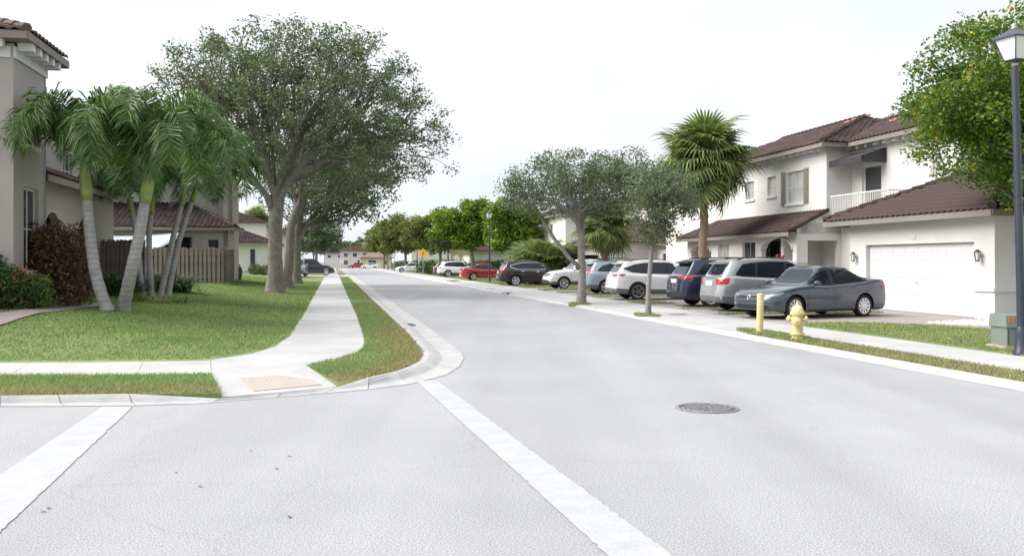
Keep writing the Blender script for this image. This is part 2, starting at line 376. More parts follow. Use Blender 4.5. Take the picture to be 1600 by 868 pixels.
# rolled kerb in cast lengths
kerb = structure(empty('kerb', W(20, 2.0)))
kerb.location = (0, 0, 0)
prof = [(-0.04, 0.004), (0.30, 0.012), (0.52, 0.022), (0.70, 0.070), (0.84, 0.100), (1.0, 0.104), (1.03, -0.05)]
def ramp_drop(i):                               # the kerb drops flush where the ramp meets the road
    return 0.30 if 24 < i < 28 else 1.0
for i in range(len(kerb_o) - 1):
    m_ = MB(); o0, o1, i0, i1 = kerb_o[i], kerb_o[i + 1], kerb_i[i], kerb_i[i + 1]
    g_ = 0.006 / max(0.2, (o1 - o0).length)
    vs = []
    for t, dr in ((g_, ramp_drop(i)), (1 - g_, ramp_drop(i + 1))):
        oo, ii = o0.lerp(o1, t), i0.lerp(i1, t)
        for s_, z in prof:
            q = oo.lerp(ii, s_); vs.append((q.x, q.y, z * dr if z > 0 else z))
    n_ = len(prof)
    m_.add(vs, [(k + 1, k, n_ + k, n_ + k + 1) for k in range(n_ - 1)] + [tuple(range(n_)), tuple(range(2 * n_ - 1, n_ - 1, -1))])
    m_.build('kerb_length', M_KERB, kerb)
# dark joint between kerb and asphalt
sm = MB(); vs = []
for i, (o_, i_) in enumerate(zip(kerb_o, kerb_i)):
    d_ = (Vector(o_[:2]) - Vector(i_[:2])).normalized(); q0 = Vector(o_[:2]) + d_ * 0.015; q1 = Vector(o_[:2]) + d_ * 0.05
    vs += [(q0.x, q0.y, 0.004), (q1.x, q1.y, 0.004)]
sm.add(vs, [(2 * i, 2 * i + 2, 2 * i + 3, 2 * i + 1) for i in range(len(kerb_o) - 1)])
jo = structure(sm.build('kerb_joint', mat('joint_tar', (0.17, 0.175, 0.19), 0.9, col2=(0.28, 0.285, 0.30), scale=3, detail=8)))
if jo.data.polygons[0].normal.z < 0: jo.data.flip_normals()
# right kerb
kr = structure(empty('kerb', (0, 0, 0)))
aa = [-20, -10] + list(np.arange(0, 66, 3.0)) + [80, 100, 130, 170, 228]
for a0, a1 in zip(aa[:-1], aa[1:]):
    vs = []
    for a in (a0 + 0.006, a1 - 0.006):
        for b, z in ((8.86, 0.004), (8.91, 0.012), (8.99, 0.070), (9.07, 0.096), (9.08, -0.04)): vs.append(tuple(W(a, b, z)))
    MB().add(vs, [(k, k + 1, 6 + k, 5 + k) for k in range(4)] + [(4, 3, 2, 1, 0), (5, 6, 7, 8, 9)]).build('kerb_length', M_KERB, kr)

# left pavement in cast slabs
SWZ = 0.102
walk = structure(empty('pavement', (0, 0, 0)))
def slab(poly, z1=SWZ, parent=None, m=M_CONC, name='slab', z0=-0.03):
    c = sum((Vector(p[:2]) for p in poly), Vector((0, 0))) / len(poly)
    q = []
    for p in poly:
        d = Vector(p[:2]) - c; q.append(tuple(c + d * (1 - 0.006 / max(d.length, 0.05))))
    return MB().prism(q, z0, z1).build(name, m, parent or walk)
def pxs(lst, z=0.1): return [tuple(pix(x, y, z)[:2]) for x, y in lst]
tops = [(-700, 565), (-521, 565), (-331, 565), (-141, 565), (49, 564.5), (225, 563), (329, 561)]
bots = [(-780, 586), (-590, 586), (-390, 586), (-190, 586), (15, 586), (213.5, 585.5), (330, 584)]
for k in range(len(tops) - 1): slab(pxs([tops[k], tops[k + 1], bots[k + 1], bots[k]]))
slab(pxs([(329, 561), (360, 556), (400, 550), (430, 541), (452, 525), (569, 527), (570, 539), (560, 550), (535, 558), (480, 571), (455, 583), (330, 584)]))
slab(pxs([(452, 525), (468, 500), (560, 500), (569, 527)]))
ramp = pxs([(330, 584), (455, 583), (480, 571), (527, 596), (440, 604.5), (345, 612.5), (338, 597)])
rz_ = [SWZ, SWZ, SWZ, 0.035, 0.036, 0.04, 0.07]
MB().prism(ramp, -0.03, rz_).build('ramp_slab', M_CONC, walk)
tp = [Vector(p) for p in pxs([(374, 592), (468, 586), (503, 598), (397, 608)], 0.07)]
m_ = MB(); m_.prism([tuple(p) for p in tp], 0.02, [0.092, 0.094, 0.052, 0.052])
tact = m_.build('tactile_panel', M_TACT, walk)
dm = MB()
for i in range(14):
    for j in range(6):
        s_, t_ = (i + 0.5) / 14, (j + 0.5) / 6
        p = tp[0].lerp(tp[1], s_).lerp(tp[3].lerp(tp[2], s_), t_); z = 0.093 + (0.052 - 0.093) * t_
        dm.lathe([(0.013, -0.004), (0.011, 0.002), (0.006, 0.004)], 6, (p.x, p.y, z))
tag(dm.build('tactile_dome', M_TACT, tact), kind='stuff')
a = 25.15
while a < 98:
    L_ = 1.55 if a < 60 else 3.1
    slab([W(a, -0.86)[:2], W(a, 0.70)[:2], W(a + L_, 0.70)[:2], W(a + L_, -0.86)[:2]]); a += L_
slab([W(a, -0.86)[:2], W(a, 0.70)[:2], W(225, 0.70)[:2], W(225, -0.86)[:2]])
# right pavement and its driveway aprons
walk2 = structure(empty('pavement', (0, 0, 0)))
a = -6.0
while a < 66:
    slab([W(a, 9.95)[:2], W(a + 1.5, 9.95)[:2], W(a + 1.5, 11.45)[:2], W(a, 11.45)[:2]], 0.104, walk2); a += 1.5
slab([W(a, 9.95)[:2], W(225, 9.95)[:2], W(225, 11.45)[:2], W(a, 11.45)[:2]], 0.104, walk2)
a = 18.6
while a < 66:
    slab([W(a, 9.085)[:2], W(a + 3.0, 9.085)[:2], W(a + 3.0, 9.94)[:2], W(a, 9.94)[:2]], 0.1, walk2, name='apron_slab'); a += 3.0
slab([W(a, 9.085)[:2], W(225, 9.085)[:2], W(225, 9.94)[:2], W(a, 9.94)[:2]], 0.1, walk2, name='apron_slab')

# crosswalk stripes
stripes = structure(empty('crosswalk_marking', (0, 0, 0)))
for poly in ([(160, 635), (208, 635), (0, 831), (-60, 888), (-270, 888), (0, 742)], [(650, 595), (683, 594.5), (1056, 872), (954, 872)]):
    q = [Vector(p) for p in pxs(poly, 0)]; ol = []
    for i in range(len(q)):                      # worn, slightly ragged paint edge
        p0, p1 = q[i], q[(i + 1) % len(q)]; n_ = max(1, int((p1 - p0).length / 0.05)); nn = (p1 - p0).normalized(); nn = Vector((-nn.y, nn.x))
        ol += [p0.lerp(p1, k / n_) + nn * (random.gauss(0, 0.0035) - (0.012 if random.random() < 0.04 else 0)) for k in range(n_)]
    MB().sheet([(p.x, p.y, 0.006) for p in ol]).build('stripe', M_PAINT, stripes)

# raised left lawn
near = sorted([(-0.55, 19.7)] + [tuple(reversed(pab(*p, 0.1))) for p in [(452, 525), (430, 541), (400, 550), (360, 556), (329, 561), (225, 563), (49, 564.5), (-141, 565), (-521, 565), (-1500, 565), (-4000, 565)]])
NB = np.array([p[0] for p in near]); NA = np.array([p[1] for p in near])
def a_start(b): return np.interp(b, NB, NA)
def smooth(t): t = np.clip(t, 0, 1); return t * t * (3 - 2 * t)
def hleft(a, b):
    k = np.minimum(-0.86 - b, a - a_start(b))
    fade = 1 - 0.35 * smooth((a - 70) / 40)
    return 0.10 + 0.50 * smooth(k / 6.5) * fade
def gz(a, b): return float(hleft(np.array(a), np.array(b)))
bs = np.concatenate([np.linspace(-0.70, -9, 40), np.linspace(-9.6, -50, 24)])
tt = np.concatenate([np.linspace(0, 0.12, 26), np.linspace(0.125, 1, 40)])
vs = []; 
for b in bs:
    as_ = float(a_start(b)) - 0.3
    for t in tt:
        a = as_ + t * (225 - as_); vs.append(tuple(W(a, b, gz(a, b))))
n_ = len(tt)
fs = [(i * n_ + j, i * n_ + j + 1, (i + 1) * n_ + j + 1, (i + 1) * n_ + j) for i in range(len(bs) - 1) for j in range(n_ - 1)]
lawn = structure(MB().add(vs, fs).build('lawn', M_SOIL, smooth=True))
lawn.data.flip_normals()

vergeL = pxs([(-900, 586), (-300, 586), (15, 586), (213.5, 585.5), (330, 584), (338, 597), (345, 612.5), (200, 615), (0, 618), (-300, 618), (-900, 618)])
structure(MB().prism(vergeL, -0.03, 0.096).build('verge', M_SOIL))
kin = [tuple(p[:2]) for p in kerb_i]
iL = 13
vergeM = pxs([(480, 571), (535, 558), (560, 550), (570, 539), (569, 527), (560, 500)]) + [W(25.2, 0.71)[:2], W(97, 0.71)[:2], W(97, K_IN - 0.02)[:2]] + \
    [W(a, K_IN - 0.02)[:2] for a in (60, 40, 30, 24)] + [W(21.2, K_IN)[:2]] + pxs([(650, 536), (659, 547), (661, 556), (655, 564), (640, 572), (618, 580), (577, 589), (527, 596)])
zv = [0.096] * len(vergeM); zv[-1] = 0.042; zv[-2] = 0.085; zv[0] = 0.092
structure(MB().prism(vergeM, -0.03, zv).build('verge', M_SOIL))
vergeR = world_poly([(-6, 9.09), (18.5, 9.09), (18.2, 9.5), (17.6, 9.93), (-6, 9.93)])
structure(MB().prism(vergeR, -0.03, 0.095).build('verge', M_DIRT))
# right driveways (block paving) and lawns
M_DRIVE = mat_pavers('driveway_paving', (0.29, 0.265, 0.255), (0.35, 0.32, 0.305), (0.21, 0.20, 0.19), 4.2)
drive = world_poly([(17.0, 11.47), (66.0, 11.47), (66.0, 21.6), (35.1, 21.6), (35.0, 18.0), (17.0, 18.0)])
structure(MB().sheet([(x, y, 0.105) for x, y in drive]).build('driveway', M_DRIVE))
drive2 = world_poly([(66.0, 11.47), (225, 11.47), (225, 60), (66.0, 60)])
structure(MB().sheet([(x, y, 0.085) for x, y in drive2]).build('lawn', M_SOIL))
lawnR_ab = [(-6, 11.47), (20.9, 11.47), (21.3, 12.5), (20.7, 13.9), (19.4, 14.7), (18.1, 15.2), (17.2, 16.4), (17.0, 20.5), (-6, 20.5)]
structure(MB().prism(world_poly(lawnR_ab), -0.03, 0.125).build('lawn', M_SOIL))
M_PATH = mat_pavers('path_paving', (0.27, 0.215, 0.20), (0.34, 0.28, 0.26), (0.20, 0.18, 0.17), 4.6)
pth = [ab(((px - 800) / FPX * d, d, 0)) for px, d in [(-160, 18.0), (0, 19.6), (60, 20.7), (112, 22.2), (150, 24.2), (162, 23.4), (105, 20.9), (50, 19.3), (0, 18.0), (-160, 16.6)]]
m_ = MB(); e1 = [pth[k] for k in (0, 1, 2, 3, 4)]; e2 = [pth[k] for k in (9, 8, 7, 6, 5)]; nn = 10; mm_ = 6
for i in range(4 * nn + 1):
    k, t = min(i // nn, 3), (i - nn * min(i // nn, 3)) / nn
    pa = [e1[k][q] * (1 - t) + e1[k + 1][q] * t for q in (0, 1)]; pb_ = [e2[k][q] * (1 - t) + e2[k + 1][q] * t for q in (0, 1)]
    for j in range(mm_ + 1):
        a, b = (pa[q] + (pb_[q] - pa[q]) * j / mm_ for q in (0, 1)); m_.v.append(tuple(W(a, b, gz(a, b) + 0.035)))
m_.f = [(i * (mm_ + 1) + j, (i + 1) * (mm_ + 1) + j, (i + 1) * (mm_ + 1) + j + 1, i * (mm_ + 1) + j + 1) for i in range(4 * nn) for j in range(mm_)]
po = structure(m_.build('path', M_PATH))
if po.data.polygons[0].normal.z < 0: po.data.flip_normals()

path_poly = world_poly(pth)
# grass blades: nobody could count them
def grass(polys, dens, h, label, zf, dry=0.15, wid=0.007, dryf=None, flat=0.6):
    out_v = []; out_m = []
    for poly in polys:
        P = np.array(poly); lo, hi = P.min(0), P.max(0)
        N = int(dens * (hi[0] - lo[0]) * (hi[1] - lo[1]))
        Q = lo + RNG.random((N, 2)) * (hi - lo); Q = Q[in_poly(Q, poly)]; Q = Q[~in_poly(Q, path_poly)]
        # sparser with distance from the eye
        d = np.hypot(Q[:, 0], Q[:, 1]); keep = RNG.random(len(Q)) < np.clip((17.0 / d) ** 1.4, 0.06, 1); Q = Q[keep]; d = d[keep]
        n = len(Q); an = RNG.random(n) * 2 * np.pi; hh = h * (0.45 + 0.9 * RNG.random(n)); ww = wid * np.clip(d / 15.0, 0.8, 4.5) * (0.7 + 0.6 * RNG.random(n))
        lean = RNG.normal(0, flat, (n, 2)) * hh[:, None]
        z = zf(Q)
        V = np.zeros((n, 3, 3))
        dx, dy = np.cos(an) * ww, np.sin(an) * ww
        V[:, 0] = np.stack([Q[:, 0] - dx, Q[:, 1] - dy, z - 0.004], 1); V[:, 1] = np.stack([Q[:, 0] + dx, Q[:, 1] + dy, z - 0.004], 1)
        V[:, 2] = np.stack([Q[:, 0] + lean[:, 0], Q[:, 1] + lean[:, 1], z + hh], 1)
        out_v.append(V); pr = np.full(n, dry) if dryf is None else dryf(Q)
        out_m.append((RNG.random(n) < pr).astype(int))
    V = np.concatenate(out_v); mi = np.concatenate(out_m)
    o = link('grass', np_mesh('grass', V, 3, None, [M_GRASS, M_GRASSDRY], mi)); tag(o, label, 'grass', kind='stuff'); return o
def flatz(z): return lambda Q: np.full(len(Q), z)
def zlawn(Q):
    a = CU * Q[:, 1] - SU * Q[:, 0]; b = CU * Q[:, 0] + SU * Q[:, 1]
    return hleft(a, b)
lawn_poly = [W(a_start(b) + 0.02, b)[:2] for b in np.linspace(-0.9, -13.5, 40)] + world_poly([(75, -13.5), (75, -0.9)])
def dry_front(Q):                                # brown scorched rim along the kerb
    k = np.full(len(Q), 9.0)
    for i in range(len(kin) - 1):
        A = np.array(kin[i]); B = np.array(kin[i + 1]); AB = B - A
        t = np.clip(((Q - A) @ AB) / (AB @ AB), 0, 1); k = np.minimum(k, np.hypot(*(Q - (A + t[:, None] * AB)).T))
    cx = np.clip(1.25 - k / 0.8, 0.10, 0.95); a = CU * Q[:, 1] - SU * Q[:, 0]
    return np.where(a > 22, np.clip(cx - 0.45, 0.12, 0.5), cx)
grass([vergeL], 2600, 0.050, 'short grass with a brown scorched edge on the verge beside the ramp', flatz(0.096), dryf=dry_front)
grass([vergeM], 2400, 0.050, 'short grass with a straw coloured tip on the corner verge beside the pavement', flatz(0.096), dryf=dry_front)
grass([lawn_poly], 1000, 0.050, 'mown green lawn around the palms and oak trunks', zlawn, dry=0.10)
grass([vergeR], 1500, 0.045, 'patchy dry grass on the verge beside the yellow hydrant', flatz(0.095), dry=0.68)
grass([world_poly([(8, 11.5)] + lawnR_ab[1:7] + [(8, 16.5)])], 1300, 0.05, 'patchy lawn around the green utility box', flatz(0.125), dry=0.42)
strips = []
for a0, a1, b0, b1 in ((25.25, 26.0, 11.6, 17.0), (28.55, 29.1, 11.6, 17), (32.2, 34.6, 11.6, 12.9), (38.6, 39.6, 11.6, 17), (41.0, 42.3, 11.6, 17), (45.2, 46.2, 11.6, 17), (48.9, 50.8, 11.6, 17.5), (54.0, 58.3, 11.6, 16.5), (61.8, 65.9, 11.6, 17)):
    strips.append(world_poly([(a0, b0), (a0 + 0.1, b1), (a1, b1), (a1 - 0.08, b0)]))
stripo = structure(empty('lawn', (0, 0, 0)))
for p in strips: MB().prism(p, 0.0, 0.118).build('grass_strip_soil', M_DIRT, stripo)
grass(strips, 900, 0.05, 'thin yellowing grass strips between the parked cars', flatz(0.118), dry=0.45)
isl = []
for px, py, rx, ry in ((1186, 523, 0.62, 0.40), (1011, 492, 0.50, 0.36), (906, 474.5, 0.65, 0.34)):
    c = pix(px, py, 0.1); a, b = ab(c); b = max(b, 9.50) if px > 1100 else b
    isl.append([W(a + 2.0 * ry * 1.6 * math.cos(t) * (1.3 if px > 1100 else 0.7), b + rx * 0.62 * math.sin(t))[:2] for t in np.linspace(0, 2 * math.pi, 18)[:-1]])
isl.append(world_poly([(72.5, 9.5), (76, 9.5), (75.6, 10.3), (73.4, 10.4)]))
io = structure(empty('planting_islands', (0, 0, 0)))
for p in isl: MB().prism(p, 0.0, 0.116).build('island_soil', M_DIRT, io)
grass(isl, 1800, 0.05, 'small grass islands around the bollard and street tree bases', flatz(0.114), dry=0.3)
grass([world_poly([(66, 11.5), (150, 11.5), (150, 20), (66, 20)])], 500, 0.06, 'far grass between the driveways beyond the street lamp', flatz(0.085), dry=0.3)
# far left driveway crossing the pavement
fd = world_poly([(97, -22), (97, K_IN), (108, K_IN), (108, -22)])
m_ = MB()
for i in range(12):
    b0, b1 = -22 + i * 1.97, -22 + (i + 1) * 1.97 - 0.01
    m_.add([tuple(W(97.3, b0, gz(97, b0) + 0.03)), tuple(W(97.3, b1, gz(97, b1) + 0.03)), tuple(W(107.5, b1, gz(107, b1) + 0.03)), tuple(W(107.5, b0, gz(107, b0) + 0.03))], [(0, 1, 2, 3)])
structure(m_.build('driveway', M_CONC))
# white pebbles by the garage corner
V = []
P = [W(*k)[:2] for k in ((20.7, 15.1), (21.35, 16.4), (21.4, 17.7), (19.3, 17.7), (19.6, 15.9))]
Q = np.array(P); lo, hi = Q.min(0), Q.max(0); pts = lo + RNG.random((1500, 2)) * (hi - lo); pts = pts[in_poly(pts, P)]
gm = MB()
for x, y in pts:
    r = random.uniform(0.02, 0.05); t0 = random.random() * 6
    gm.add([(x + r * math.cos(t0), y + r * math.sin(t0), 0.11), (x + r * math.cos(t0 + 2.1), y + r * math.sin(t0 + 2.1), 0.11), (x + r * math.cos(t0 + 4.2), y + r * math.sin(t0 + 4.2), 0.11), (x, y, 0.13 + r * 0.7)], [(0, 1, 3), (1, 2, 3), (2, 0, 3)])
tag(gm.build('gravel', M_GRAVEL), 'scatter of white pebbles at the garage corner', 'gravel', kind='stuff')
# ================================================================== BUILDINGS
class House:
    def __init__(s, name, a0, b0, z0, label, cat='house'):
        s.a0, s.b0, s.z0 = a0, b0, z0
        s.root = empty(name, W(a0, b0, z0), STREET); tag(s.root, label, cat)
        s.ntile = 0
    def L(s, a, b, z): return Vector((b - s.b0, a - s.a0, z - s.z0))
    def wall(s, p0, p1, z0, z1, op=(), m=None, th=0.22, name='wall', parent=None):
        """p0, p1 = (a, b); seen from outside p0 is the left end; op = (s0, s1, zb, zt, rise)"""
        A = s.L(p0[0], p0[1], 0); B = s.L(p1[0], p1[1], 0); d = B - A; Lw = d.length; d.normalize()
        nin = Vector((-d.y, d.x, 0))
        xs = {0.0, Lw}
        for o in op:
            xs |= {o[0], o[1]}
            if len(o) > 4 and o[4]:
                for k in range(1, 12): xs.add(o[0] + (o[1] - o[0]) * k / 12)
        xs = sorted(xs); zo = s.z0
        mb = MB()
        def ztop(o, x):
            if len(o) > 4 and o[4]:
                c, h = (o[0] + o[1]) / 2, (o[1] - o[0]) / 2
                return o[3] - o[4] + o[4] * math.sqrt(max(0, 1 - ((x - c) / h) ** 2))
            return o[3]
        def pr(x0, x1, b0, b1, t0, t1, left, right):
            P = []
            for x, zb, zt in ((x0, b0, t0), (x1, b1, t1)):
                for q in (Vector((0, 0, 0)), nin * th):
                    for z in (zb, zt):
                        v = A + d * x + q; P.append((v.x, v.y, z - zo))
            # 0 f zb,1 f zt,2 back zb,3 back zt | 4..7
            f = [(0, 4, 5, 1), (2, 3, 7, 6), (1, 5, 7, 3), (0, 2, 6, 4)]
            if left: f.append((0, 1, 3, 2))
            if right: f.append((4, 6, 7, 5))
            mb.add(P, f)
        for x0, x1 in zip(xs[:-1], xs[1:]):
            xm = (x0 + x1) / 2; os_ = [o for o in op if o[0] < xm < o[1]]
            el = any(abs(x0 - o[1]) < 1e-6 or abs(x0 - o[0]) < 1e-6 for o in op) or x0 == 0
            er = any(abs(x1 - o[0]) < 1e-6 or abs(x1 - o[1]) < 1e-6 for o in op) or x1 == Lw
            if not os_: pr(x0, x1, z0, z0, z1, z1, el, er)
            else:
                os_.sort(key=lambda o: o[2]); cb = z0
                for o in os_:
                    if o[2] > cb + 1e-4: pr(x0, x1, cb, cb, o[2], o[2], el, er)
                    cb = o[3]
                o = os_[-1]
                pr(x0, x1, ztop(o, x0), ztop(o, x1), z1, z1, el, er)
        return mb.build(name, m or s.m, parent or s.root)
    def frame_box(s, p0, p1, s0, s1, z0, z1, in0, in1, name, m, parent=None):
        A = s.L(p0[0], p0[1], 0); B = s.L(p1[0], p1[1], 0); d = (B - A).normalized(); nin = Vector((-d.y, d.x, 0))
        mb = MB(); s._fb(mb, A, d, nin, s0, s1, z0, z1, in0, in1)
        return mb.build(name, m, parent or s.root)
    def _fb(s, mb, A, d, nin, s0, s1, z0, z1, in0, in1):
        P = []
        for x in (s0, s1):
            for q in (in0, in1):
                for z in (z0, z1):
                    v = A + d * x + nin * q; P.append((v.x, v.y, z - s.z0))
        mb.add(P, [(0, 4, 5, 1), (2, 3, 7, 6), (1, 5, 7, 3), (0, 2, 6, 4), (0, 1, 3, 2), (4, 6, 7, 5)])
    def window(s, p0, p1, s0, s1, z0, z1, nx=2, nz=2, glass=None, sill=True, shutters=False, rec=0.09, fw=0.05, name='window'):
        A = s.L(p0[0], p0[1], 0); B = s.L(p1[0], p1[1], 0); d = (B - A).normalized(); nin = Vector((-d.y, d.x, 0))
        mb = MB()
        for k in range(nx + 1):
            x = s0 + (s1 - s0) * k / nx; h = fw if k in (0, nx) else fw * 0.6
            xa, xb = (x, x + h) if k == 0 else ((x - h, x) if k == nx else (x - h / 2, x + h / 2))
            s._fb(mb, A, d, nin, xa, xb, z0, z1, rec, rec + 0.05)
        for k in range(nz + 1):
            z = z0 + (z1 - z0) * k / nz; h = fw if k in (0, nz) else fw * 0.6
            za, zb = (z, z + h) if k == 0 else ((z - h, z) if k == nz else (z - h / 2, z + h / 2))
            s._fb(mb, A, d, nin, s0 + 0.004, s1 - 0.004, za, zb, rec + 0.003, rec + 0.047)
        w_ = mb.build(name, M_TRIM, s.root)
        for i in range(nx):
            for j in range(nz):
                g_ = MB(); xa, xb = s0 + (s1 - s0) * i / nx, s0 + (s1 - s0) * (i + 1) / nx; za, zb = z0 + (z1 - z0) * j / nz, z0 + (z1 - z0) * (j + 1) / nz
                s._fb(g_, A, d, nin, xa + 0.012, xb - 0.012, za + 0.012, zb - 0.012, rec + 0.02, rec + 0.03)
                g_.build('pane', glass or M_GLASS, w_)
        if sill:
            g_ = MB(); s._fb(g_, A, d, nin, s0 - 0.08, s1 + 0.08, z0 - 0.11, z0 - 0.002, -0.06, 0.12); g_.build('sill', M_TRIM, w_)
        if shutters:
            for x in (s0 - 0.06 - 0.36, s1 + 0.06):
                g_ = MB(); s._fb(g_, A, d, nin, x, x + 0.36, z0 - 0.05, z1 + 0.05, -0.05, -0.003)
                for k in range(12):
                    zz = z0 + (z1 - z0) * (k + 0.5) / 12
                    s._fb(g_, A, d, nin, x + 0.05, x + 0.31, zz - 0.02, zz + 0.02, -0.065, -0.05)
                g_.build('shutter', M_SHUT, w_)
        return w_
    def roof(s, faces, m=None, tiles=0, salmon=(), name='roof', under=0.07, fascia=True, cap=True):
        """faces: lists of (a, b, z) with the eave first (two lowest points), counter-clockwise from outside"""
        m = m or M_TILE
        rb = MB(); stuff = MB(); objs = []
        tile_me = None
        for poly in faces:
            P = [s.L(*p) for p in poly]
            e = (P[1] - P[0]).normalized(); n = None
            for k in range(2, len(P)):
                n = (P[1] - P[0]).cross(P[k] - P[0])
                if n.length > 1e-6: break
            n.normalize()
            if n.z < 0: n = -n
            up = n.cross(e); up = up if up.z > 0 else -up
            uv = [((p - P[0]).dot(e), (p - P[0]).dot(up)) for p in P]
            k = len(P); b0 = len(rb.v)
            rb.v += [tuple(p) for p in P] + [tuple(p - Vector((0, 0, under))) for p in P]
            rb.f.append(tuple(b0 + i for i in range(k))); rb.f.append(tuple(b0 + k + i for i in reversed(range(k))))
            for i in range(k): j = (i + 1) % k; rb.f.append((b0 + i, b0 + k + i, b0 + k + j, b0 + j))
            cw, ch = 0.27, 0.36
            us = [q[0] for q in uv]; vsn = [q[1] for q in uv]
            rows = int(max(vsn) / ch) + 1
            C = []
            for r_ in range(rows):
                u = math.floor(min(us) / cw) * cw + cw / 2
                while u < max(us):
                    C.append((u, r_ * ch + ch / 2 - 0.03)); u += cw
            C = np.array(C); ok = in_poly(C, uv)
            seg = 5
            for (u, v_), good in zip(C, ok):
                if not good: continue
                o0 = P[0] + e * u + up * v_
                loc = []
                for t, lift in ((-ch / 2 - 0.03, 0.045), (ch / 2, 0.012)):
                    for q in range(seg):
                        x = (q / (seg - 1) - 0.5); h = 0.055 * max(0, math.cos(x * math.pi * 1.25)) + lift
                        loc.append((x * cw * 1.0, t, h))
                for q in range(seg): x, t, h = loc[q]; loc.append((x, t, h - 0.045))
                fs = [(q, q + 1, seg + q + 1, seg + q) for q in range(seg - 1)] + [(2 * seg + q, 2 * seg + q + 1, q + 1, q) for q in range(seg - 1)]
                if tiles and len(objs) < tiles:
                    if tile_me is None: tile_me = MB().add(loc, fs).mesh('roof_tile', m, True)
                    M_ = Matrix((e, up, n)).transposed().to_4x4()
                    if e.cross(up).dot(n) < 0: M_ = Matrix((-e, up, n)).transposed().to_4x4()
                    M_.translation = o0; objs.append(M_)
                else:
                    ee = e if e.cross(up).dot(n) > 0 else -e
                    stuff.add([tuple(o0 + ee * x + up * y + n * z) for x, y, z in loc], fs)
            if fascia:
                q0, q1 = P[0], P[1]; dd = (q1 - q0).normalized(); outw = Vector((up.x, up.y, 0)).normalized() * -1
                vsf = []
                for q in (q0, q1):
                    for o_, z_ in ((0.0, -0.02), (0.03, -0.02), (0.03, -0.20), (0.0, -0.20)): vsf.append(tuple(q + outw * o_ + Vector((0, 0, z_))))
                MB().add(vsf, [(0, 1, 5, 4), (1, 2, 6, 5), (2, 3, 7, 6), (3, 0, 4, 7), (3, 2, 1, 0), (4, 5, 6, 7)]).build('fascia', M_FASCIA, s.root)
        ro = rb.build(name, m, s.root)
        for M_ in objs:
            o = bpy.data.objects.new('tile', tile_me); COL.objects.link(o); o.parent = ro; o.matrix_local = M_
        if stuff.v: tag(stuff.build('tile_field', m, ro, smooth=True), kind='stuff')
        return ro
    def ridge(s, p0, p1, ro, m=None, r=0.11):
        a, b = s.L(*p0), s.L(*p1); n = max(2, int((b - a).length / 0.42))
        mb = MB()
        for k in range(n):
            q0, q1 = a.lerp(b, k / n), a.lerp(b, (k + 1.12) / n if k < n - 1 else 1)
            mb.tube([q0 + Vector((0, 0, 0.045)), q1 + Vector((0, 0, 0.02))], [r * 1.1, r * 0.92], 7)
        tag(mb.build('ridge_cap', m or M_TILE, ro, smooth=False), kind='stuff')
    def soffit(s, poly, z, m=None):
        q = [s.L(a, b, 0) for a, b in poly]
        MB().prism([(p.x, p.y) for p in q], z - 0.03 - s.z0, z - s.z0).build('soffit', m or M_TRIM, s.root)
    def lantern(s, a, b, z, face):              # small wall lamp; face = unit (da, db) out of the wall
        p = s.L(a, b, z); o = s.L(a + face[0] * 0.12, b + face[1] * 0.12, z)
        m_ = MB(); m_.lathe([(0.05, -0.14), (0.055, -0.13), (0.055, -0.11)], 6, o); m_.lathe([(0.10, 0.12), (0.09, 0.14), (0.03, 0.20)], 6, o)
        for k in range(6):
            an = k * math.pi / 3; m_.tube([(o.x + 0.055 * math.cos(an), o.y + 0.055 * math.sin(an), o.z - 0.12), (o.x + 0.09 * math.cos(an), o.y + 0.09 * math.sin(an), o.z + 0.13)], 0.008, 4)
        m_.tube([(p.x, p.y, p.z + 0.0), (p.x * 0.4 + o.x * 0.6, p.y * 0.4 + o.y * 0.6, p.z + 0.1), (o.x, o.y, o.z + 0.14)], 0.015, 5)
        l_ = m_.build('wall_lamp', M_BLACK, s.root)
        MB().lathe([(0.05, -0.11), (0.08, 0.12)], 6, o).build('lamp_glass', M_MILK, l_)

# ---------------------------------------------------- the right-hand townhouse with the white garage
GB = 17.8; ZG = 0.11
H1 = House('townhouse', 28, 17.8, ZG, 'white townhouse with white garage door, balcony and brown tiled roofs'); H1.m = M_STUCCO
gf0, gf1 = (28.5, GB), (21.5, GB)
ds0, ds1 = 28.5 - 27.55, 28.5 - 22.3
H1.wall(gf0, gf1, ZG, 3.06, [(ds0, ds1, ZG, 2.27)])
H1.wall((21.5, GB + 0.22), (21.5, 25.5), ZG, 3.06)
H1.wall((28.5, 22.0), (28.5, GB + 0.22), ZG, 3.06)
# garage door: four sections of raised panels
gd = H1.frame_box(gf0, gf1, ds0 + 0.004, ds1 - 0.004, ZG + 0.002, 2.268, 0.16, 0.19, 'garage_door', M_DOORW)
for r_ in range(4):
    z0 = ZG + 0.01 + r_ * 0.539
    sec = H1.frame_box(gf0, gf1, ds0 + 0.01, ds1 - 0.01, z0, z0 + 0.535, 0.135, 0.158, 'door_section', M_DOORW, gd)
    sec.parent = gd
    for rr in range(2):
        for c_ in range(8):
            x0 = ds0 + 0.05 + c_ * 0.645; zz = z0 + 0.025 + rr * 0.255
            H1.frame_box(gf0, gf1, x0, x0 + 0.622, zz, zz + 0.23, 0.129, 0.1345, 'panel', M_DOORW, sec)
MB().lathe([(0.02, 0), (0.02, 0.02)], 8, H1.L(25.0, GB + 0.10, 1.05)).build('handle', M_BLACK, gd)
H1.frame_box(gf0, gf1, 3.35, 3.62, 2.42, 2.54, -0.02, -0.002, 'house_number', M_TRIM)
H1.lantern(22.0, GB - 0.02, 1.85, (0, -1)); H1.lantern(28.1, GB - 0.02, 1.85, (0, -1))
